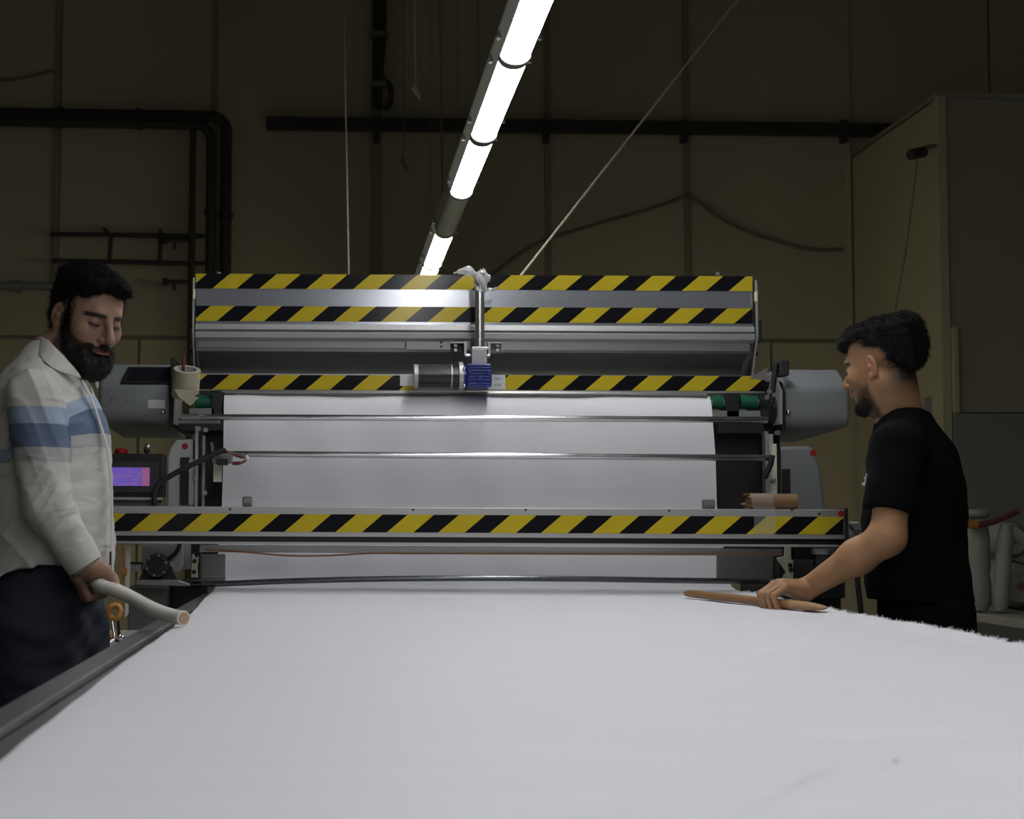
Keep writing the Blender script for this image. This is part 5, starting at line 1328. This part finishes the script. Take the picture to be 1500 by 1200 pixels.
# shirt
def band_map(z, x, lines):
    """lines: list of 4 (z at x0, z at x1) from top to bottom, x0/x1"""
    (x0, x1), L_ = lines; t = (x - x0) / (x1 - x0); e = [a + (b - a) * t for a, b in L_]
    out = np.where(z > e[0], 3 + (z - e[0]) / .2, np.where(z > e[1], 2 + (z - e[1]) / (e[0] - e[1]), np.where(z > e[2], 1 + (z - e[2]) / (e[1] - e[2]), np.where(z > e[3], (z - e[3]) / (e[2] - e[3]), (z - e[3]) / .3))))
    return np.clip(out, -.99, 3.99)
def seg_d(P_, a, b):
    ba = b - a; t = np.clip(((P_ - a) @ ba) / (ba @ ba), 0, 1); return np.linalg.norm(P_ - a - t[:, None] * ba, axis=1), t
def shirtL():
    ax = [np.arange(-.98, -.44, .0036), np.arange(3.14, 3.88, .0044), np.arange(.93, 1.60, .0036)]
    F = Field(ax); G = Field(ax)
    F.loft([s for s in tor if s[0] > .90], fw, .03, 2.25)
    F.cone(A(60, 535, 3.46), L_sh, .045, .058, .04); F.cone((L_neck[0], 3.54, L_neck[2]), F_sh, .045, .06, .04)
    # opening at the neck
    F.cone(L_neck + V3(.02, 0, .0), L_neck + V3(.075, -.012, .06), .052, .075, .01, 's')
    F.cone(HL.w((.0, 0, -.05)), L_neck + V3(0, 0, .0), .062, .060, .01, 's')
    X, Y, Z = F.xyz(tuple(slice(0, len(a)) for a in F.ax))
    hem = z_of(826) - .045 * np.abs((X + .66) / .16) ** 2.0 - .02 * (X > -.6) * ((X + .6) / .1) ** 2
    F.F = np.maximum(F.F, (hem - Z).astype(np.float32))
    lowz = np.clip((1.36 - Z) / .2, 0, 1)
    rq = lambda q: (1 - np.abs(np.sin(q))) ** 2 - .3
    F.F += (-.0058 * lowz * rq(30 * Z + 13 * X + 1.6 * np.sin(13 * Y + 17 * X)) * (.6 + .6 * np.sin(9 * X + 14 * Z)) + .0034 * lowz * np.sin(24 * X - 33 * Z + 15 * Y) + .0012 * np.sin(120 * Z - 70 * X + 2 * np.sin(30 * Y))).astype(np.float32)
    cuff = L_wr + (L_el - L_wr) * .16
    G.cone(L_sh, L_el, .068, .057, .02); G.cone(L_el, cuff, .057, .041, .02)
    G.cone(F_sh, F_el, .066, .054, .02); G.cone(F_el, F_wr, .054, .040, .02)
    el = np.exp(-(((X - L_el[0]) / .10) ** 2 + ((Y - L_el[1]) / .09) ** 2 + ((Z - L_el[2]) / .12) ** 2))
    rd_ = lambda q: (1 - np.abs(np.sin(q))) ** 2 - .3
    G.F += (-.0080 * el * rd_(68 * (Z - .45 * X) + 3.5 * np.sin(22 * X + 13 * Y)) * (.8 + .6 * np.sin(35 * X + 20 * Z)) - .0035 * (1 - el) * rd_(34 * Z + 20 * X + 2.5 * np.sin(30 * X + 8 * Y)) + .0016 * np.sin(70 * Z - 60 * X + 3 * np.sin(40 * Y)) + .0016 * np.sin(90 * X + 45 * Z)).astype(np.float32)
    F.put(tuple(slice(0, len(a)) for a in ax), G.F, .004)
    return F.mesh()
V, Q = shirtL(); V = relax(V, Q, 2, .5)
d_arm, t_arm = seg_d(V, L_sh, L_el); d_fa, _ = seg_d(V, L_el, L_wr); d_f2, t_f2 = seg_d(V, F_sh, F_el)
zz = lambda py, Y=3.34: A(60, py, Y)[2]
xa0, xa1 = A(91, 620, 3.37)[0], A(150, 620, 3.47)[0]
bt = band_map(V[:, 2], np.clip(V[:, 0], xa0 - .12, xa1 + .03), ((xa0, xa1), [(z_of(602, 3.4), z_of(566, 3.45)), (z_of(624, 3.4), z_of(590, 3.45)), (z_of(645, 3.4), z_of(636, 3.45)), (z_of(662, 3.4), z_of(655, 3.45))]))
sz = lambda py: A(55, py, 3.27)[2]
bs = band_map(V[:, 2], V[:, 0], ((-.8, -.6), [(sz(597),) * 2, (sz(621),) * 2, (sz(656),) * 2, (sz(676),) * 2]))
isarm = ((d_arm < .074) & (V[:, 1] < 3.405)) | (d_fa < .062)
isarm2 = (d_f2 < .074) & (V[:, 1] > 3.62)
band = np.where(isarm, bs, bt)
S1 = mesh_obj('shirt', V, Q, M['shirt'], P1, attrs={'band': ('FLOAT', band)})
tag(S1, 'white long sleeved shirt with light and dark blue bands')
# cuff
ca, cb = L_wr + (L_el - L_wr) * .34, L_wr + (L_el - L_wr) * .03
cu = T([ca, ca.__add__((cb - ca) * .5), cb], [.049, .0455, .0425], 26)
build('cuff', cu, 'shirt_white', S1, smooth=True)
# collar flaps and placket
def sheet(name, rows, mat, parent, th=.004):
    """rows: list of point rows of equal length"""
    n = len(rows[0]); P_ = [Vector(p) for r in rows for p in r]; f = [(i * n + j, i * n + j + 1, (i + 1) * n + j + 1, (i + 1) * n + j) for i in range(len(rows) - 1) for j in range(n - 1)]
    o = build(name, MB()._add(P_, f), mat, parent, smooth=True)
    md = o.modifiers.new('thick', 'SOLIDIFY'); md.thickness = th; md.offset = 0
    sb_ = o.modifiers.new('sub', 'SUBSURF'); sb_.levels = 2; sb_.render_levels = 2
    return o
sheet('collar_flap', [[A(54, 492, 3.50), A(62, 490, 3.43), A(84, 510, 3.385), A(104, 532, 3.385), A(121, 553, 3.40)],
                      [A(47, 505, 3.52), A(56, 508, 3.40), A(76, 527, 3.355), A(97, 541, 3.362), A(118, 556, 3.393)],
                      [A(46, 514, 3.53), A(53, 517, 3.385), A(67, 533, 3.335), A(86, 546, 3.345), A(108, 549, 3.385)]], 'shirt_white', S1)
sheet('collar_flap', [[A(116, 530, 3.60), A(128, 540, 3.57), A(137, 552, 3.53), A(139, 568, 3.49)],
                      [A(124, 532, 3.62), A(136, 542, 3.59), A(144, 555, 3.55), A(146, 572, 3.50)]], 'shirt_white', S1)
pk = [(120, 556, 3.40), (130, 575, 3.405), (140, 598, 3.41), (148, 625, 3.415), (157, 652, 3.42), (162, 690, 3.42), (165, 740, 3.42), (163, 785, 3.42), (164, 815, 3.42), (166, 846, 3.42)]
sheet('placket', [[A(x - 2, y, Y - .002) for x, y, Y in pk], [A(x + .5, y, Y) for x, y, Y in pk], [A(x + 1.5, y, Y + .02) for x, y, Y in pk]], 'shirt_white', S1, .0025)
build('side_label', B(A(160, 828, 3.40), A(163.5, 808, 3.405)), 'ink', S1)
# trousers and shoes
def trousers(F, hips, fwd, legs, zt, wav):
    F.loft(hips, fwd, .03, 2.3)
    for (a, b, ra, rb) in legs: F.cone(a, b, ra, rb, .03)
    F.noise(wav)
    return F
F = Field([np.arange(-.99, -.42, .006), np.arange(3.22, 3.86, .006), np.arange(.05, 1.06, .006)])
trousers(F, secs([(1010, 15, 118, None, .15, 0), (960, 8, 130, None, .165, 0), (900, 2, 134, None, .168, 0), (840, 2, 140, None, .160, 0), (810, 4, 140, None, .15, 0)], 3.5), fw,
         [((-.705, 3.415, .90), (-.690, 3.415, .50), .098, .074), ((-.690, 3.415, .50), (-.73, 3.415, .07), .074, .060), ((-.655, 3.60, .90), (-.60, 3.62, .50), .098, .074), ((-.60, 3.62, .50), (-.65, 3.62, .07), .074, .060)], 1.0,
         [(.0022, 20, 35, 60, 0), (.0018, -45, 20, 38, 1), (.0012, 30, -60, 110, 2)])
V, Q = F.mesh(); V = relax(V, Q, 1, .5)
tr = mesh_obj('trousers', V, Q, M['denim'], P1); tag(tr, 'dark blue jeans')
def shoe(x, y, d, parent):
    F = Field([np.arange(x - .2, x + .2, .006), np.arange(y - .2, y + .2, .006), np.arange(-.006, .14, .005)])
    d = nv([d[0], d[1], 0]); c = V3(x, y, .045)
    F.cone(c - d * .06, c + d * .13, .045, .038, .02); F.cone(c - d * .04 + V3(0, 0, .04), c + d * .02 + V3(0, 0, .02), .045, .045, .03)
    F.plane((0, 0, 1), (0, 0, .001)); V, Q = F.mesh(); return mesh_obj('shoe', V, Q, M['shoe'], parent)
shoe(-.70, 3.415, (1, -.1), P1); shoe(-.62, 3.62, (1, .1), P1)

# ================================================================== the man in black on the right
HR = Head((-math.cos(math.radians(54)), math.sin(math.radians(54))), math.radians(6), math.radians(3), A(1296, 538, 3.85))
YR2 = 3.87
R_sh, R_el, R_wr = A(1316, 655, 3.71), A(1300, 788, 3.68), A(1178, 865, 3.87)
G_sh, G_el, G_wr = np.array([1.66, 4.01, 1.33]), np.array([1.74, 4.08, 1.08]), np.array([1.68, 4.14, .90])
R_neck = A(1320, 612, 3.87)
torR = secs([(985, 1284, 1432, .115, .155, 0), (930, 1278, 1432, .115, .16, 0), (880, 1272, 1425, .115, .165, 0), (800, 1266, 1415, .112, .165, 0), (730, 1268, 1412, .108, .172, 0), (690, 1276, 1406, .100, .178, 0),
             (655, 1287, 1388, .085, .155, 0), (628, 1296, 1366, .065, .10, 0), (608, 1302, 1350, .052, .062, 0)], YR2)
fr = V3(-math.cos(math.radians(38)), math.sin(math.radians(38)))
sd_ = np.array(STICK_A - STICK_B); sd_ = nv(sd_)
def stick_at(px):      # point of the stick seen at a pixel column
    best = min((abs((lambda q: (q.x / q.y) * FPX + 485)(STICK_A.lerp(STICK_B, u)) - px), u) for u in np.linspace(0, 1, 400)); return np.array(STICK_A.lerp(STICK_B, best[1]))
gcR = stick_at(1137) + V3(0, 0, .006)
def handR(F):
    n = V3(.05, -.10, 1); m_ = V3(-1, -.1, -.3)
    fist(F, gcR, sd_, n, m_, R_wr, .013, thumb=(gcR + V3(.03, .055, .03), gcR + V3(.01, .07, .01), gcR + V3(-.02, .065, -.002)), rw=.03)
legsR = [((1.59, 3.79, .90), (1.62, 3.79, .48), .070, .048), ((1.62, 3.79, .48), (1.66, 3.79, .09), .048, .035), ((1.65, 3.95, .90), (1.67, 3.95, .48), .070, .048), ((1.67, 3.95, .48), (1.72, 3.95, .09), .048, .035)]
cR = gcR
Fb = body(HR, ((-.028, 0, -.05), R_neck, .052, .056), torR, [(R_sh, R_el, .050, .042), (R_el, R_el + (R_wr - R_el) * .35, .043, .044), (R_el + (R_wr - R_el) * .35, R_wr, .043, .0275), (G_sh, G_el, .046, .040), (G_el, G_wr, .040, .028), (G_wr, G_wr + V3(-.07, .02, -.02), .028, .024)],
          handR, (1.12, 1.90), (3.54, 4.34), (.04, 1.74),
          (((1.17, 1.66, .0030),), ((3.66, 4.06, .0030),), ((1.38, 1.72, .0026), (.90, 1.02, .0027))), legsR, fr)
V, Q = Fb.mesh(); V = relax(V, Q, 1, .4)
def stubR(p):
    jaw = np.clip((.025 - p[:, 2] - .75 * (p[:, 0] - .012)) / .07, 0, 1) * np.clip((p[:, 0] - .004) / .014, 0, 1) * np.clip((.005 - p[:, 2]) / .06, 0, 1) * (p[:, 2] > -.135)
    mus = np.exp(-((p[:, 2] + .048) / .006) ** 2) * (p[:, 0] > .075) * .7
    return np.clip(.85 * jaw + mus, 0, .85)
def fadeR(p):
    up_ = np.clip((p[:, 2] - .022 - .25 * (p[:, 0]).clip(-.1, .0)) / .05, 0, 1) * (p[:, 0] < .075)
    bk = np.clip((-.020 - p[:, 0]) / .045, 0, 1) * np.clip((p[:, 2] + .095) / .05, 0, 1)
    return np.clip(np.maximum(up_ * .75, bk * .95), 0, 1)
col = HR.colour(V, (.37, .205, .105), (.26, .10, .08), stubble=stubR, fade=fadeR)
base2 = (1.63, 3.87, 0.)
P2 = mesh_obj('person', V, Q, M['skin'], origin=base2, attrs={'Col': ('FLOAT_COLOR', col)})
tag(P2, 'young man in a black t-shirt leaning over the cloth, short beard, hand on the stick', 'person')
F = hair_field(HR); R = HR.R; w_ = HR.w
F.ell(w_((-.022, 0, .052)), (.098, .077, .080), R, .02); F.ell(w_((.022, 0, .098)), (.074, .062, .030), R, .02); F.ell(w_((-.058, 0, .098)), (.060, .062, .034), R, .02)
F.ell(w_((.080, 0, .082)), (.026, .054, .022), R, .016); F.ell(w_((.094, .012, .066)), (.013, .034, .020), R, .012); F.ell(w_((-.076, 0, .04)), (.036, .056, .066), R, .02)
F.plane(R @ V3(-.45, 0, .9), w_((.080, 0, .052)), .008)
# short sides: cut the hair away above the ears and towards the nape
for y in (-1, 1):
    F.ell(w_((.012, y * .092, .010)), (.078, .042, .052), R, .012, 's'); F.ell(w_((-.040, y * .090, -.035)), (.050, .040, .055), R, .012, 's')
F.plane(R @ V3(-.25, 0, 1), w_((-.06, 0, -.062)), .045)
F.noise([(.0007, 210, 130, 60, 0), (.0007, -90, 220, 150, 1), (.0006, 60, -170, 260, 2), (.0016, 75, 40, 30, .5), (.0014, -40, 85, 55, 1.5), (.0012, 30, -60, 100, 2.2)])
V, Q = F.mesh()
fl = lambda P_: np.tile(R @ V3(.8, .1, -.1), (len(P_), 1)) + (P_ - HR.o) * 2.0
V2, Q2 = strands(V, Q, 15000, .017, fl, rng, .0005, .30, .26)
tag(hair_obj('hair', V2, Q2, M['hair'], P2), 'thick black hair faded short at the sides')
F = hair_field(HR)
F.ell(w_((.034, 0, -.072)), (.0555, .0530, .0415), R, .02); F.ell(w_((.077, 0, -.100)), (.0255, .0255, .0215), R, .02)
for y in (-1, 1): F.cone(w_((-.002, y * .056, -.050)), w_((.055, y * .031, -.092)), .0165, .0160, .03)
F.plane(R @ V3(-.42, 0, -1), w_((.050, 0, -.074)), .016)
F.plane(R @ V3(1, 0, -.2), w_((.012, 0, -.08)), .02)
F.cone(w_((.125, -.0, -.064)), w_((.088, 0, -.066)), .016, .013, .006, 's')
F.noise([(.0008, 230, 130, 60, 0), (.0008, -90, 240, 150, 1)])
V, Q = F.mesh(); fl = lambda P_: np.tile(R @ V3(.15, 0, -1), (len(P_), 1))
V2, Q2 = strands(V, Q, 3500, .007, fl, rng, .0005, .4, .3)
tag(hair_obj('beard', V2, Q2, M['beard'], P2), 'short dark chin beard')
for y in (-1, 1):
    e = eye_slit(HR, y, P2)
def tee():
    ax = [np.arange(1.22, 1.92, .0042), np.arange(3.54, 4.30, .0048), np.arange(.86, 1.52, .0042)]
    F = Field(ax); G = Field(ax)
    F.loft([s for s in torR if s[0] > .80], fr, .03, 2.3, grow=.012)
    hm = R_sh + (R_el - R_sh) * 1.0; hm2 = G_sh + (G_el - G_sh) * .66
    F.cone(R_neck + V3(.0, -.02, -.02), R_sh, .05, .060, .04); F.cone(R_neck + V3(0, .02, -.02), G_sh, .05, .060, .04)
    F.cone(R_neck + V3(-.012, .004, -.012), HR.w((-.02, 0, -.03)), .060, .064, .006, 's')
    X, Y, Z = F.xyz(tuple(slice(0, len(a)) for a in F.ax))
    F.F = np.maximum(F.F, (A(1350, 880, YR2)[2] - .03 * (X - 1.6) - Z).astype(np.float32))
    G.cone(R_sh, hm, .068, .064, .02)
    e = A(1305, 750, 3.69); n_ = nv(R_sh - R_el) + V3(.10, 0, 0)
    G.plane(n_, e, .003)
    G.cone(G_sh, hm2, .066, .062, .02)
    F.put(tuple(slice(0, len(a)) for a in ax), G.F, .020)
    F.F += (.0022 * np.sin(30 * Z + 18 * X + 2 * np.sin(17 * Y)) + .0022 * np.sin(26 * X - 22 * Z + 14 * Y) + .0010 * np.sin(80 * Z + 40 * X)).astype(np.float32)
    return F.mesh()
V, Q = tee(); V = relax(V, Q, 1, .5)
S2 = mesh_obj('t_shirt', V, Q, M['blackcloth'], P2); tag(S2, 'plain black t-shirt')
# small white print on the chest edge
Yc = 3.80
lg = build('chest_print', T([A(1263.5, 709, Yc), A(1272.5, 713, Yc)], .0035, 6), 'paper', S2)
build('print_stroke', T(smoothpath([A(x, y, Yc) for x, y in ((1266, 708), (1268, 704), (1268.5, 699), (1270, 694))], 4), .0015, 6), 'paper', lg)
build('print_stroke', T(smoothpath([A(x, y, Yc) for x, y in ((1268, 704), (1266, 701), (1268, 698))], 4), .0013, 6), 'paper', lg)
F = Field([np.arange(1.34, 1.92, .006), np.arange(3.62, 4.16, .006), np.arange(.05, .98, .006)])
trousers(F, secs([(1010, 1300, 1438, .115, .155, 0), (960, 1292, 1440, .12, .165, 0), (900, 1284, 1430, .115, .162, 0), (868, 1284, 1422, .11, .155, 0)], YR2), fr,
         [((1.59, 3.79, .88), (1.62, 3.79, .48), .095, .07), ((1.62, 3.79, .48), (1.66, 3.79, .07), .07, .058), ((1.65, 3.95, .88), (1.67, 3.95, .48), .095, .07), ((1.67, 3.95, .48), (1.72, 3.95, .07), .07, .058)], 1.,
         [(.002, 20, 35, 60, 0), (.0018, -45, 20, 38, 1)])
F.plane((1, 0, 0), (TX1 + .006, 0, 0), .01)
V, Q = F.mesh(); V = relax(V, Q, 1, .5)
tag(mesh_obj('trousers', V, Q, M['blacktrouser'], P2), 'black trousers')
shoe(1.64, 3.79, (-1, .4), P2); shoe(1.70, 3.95, (-1, .5), P2)
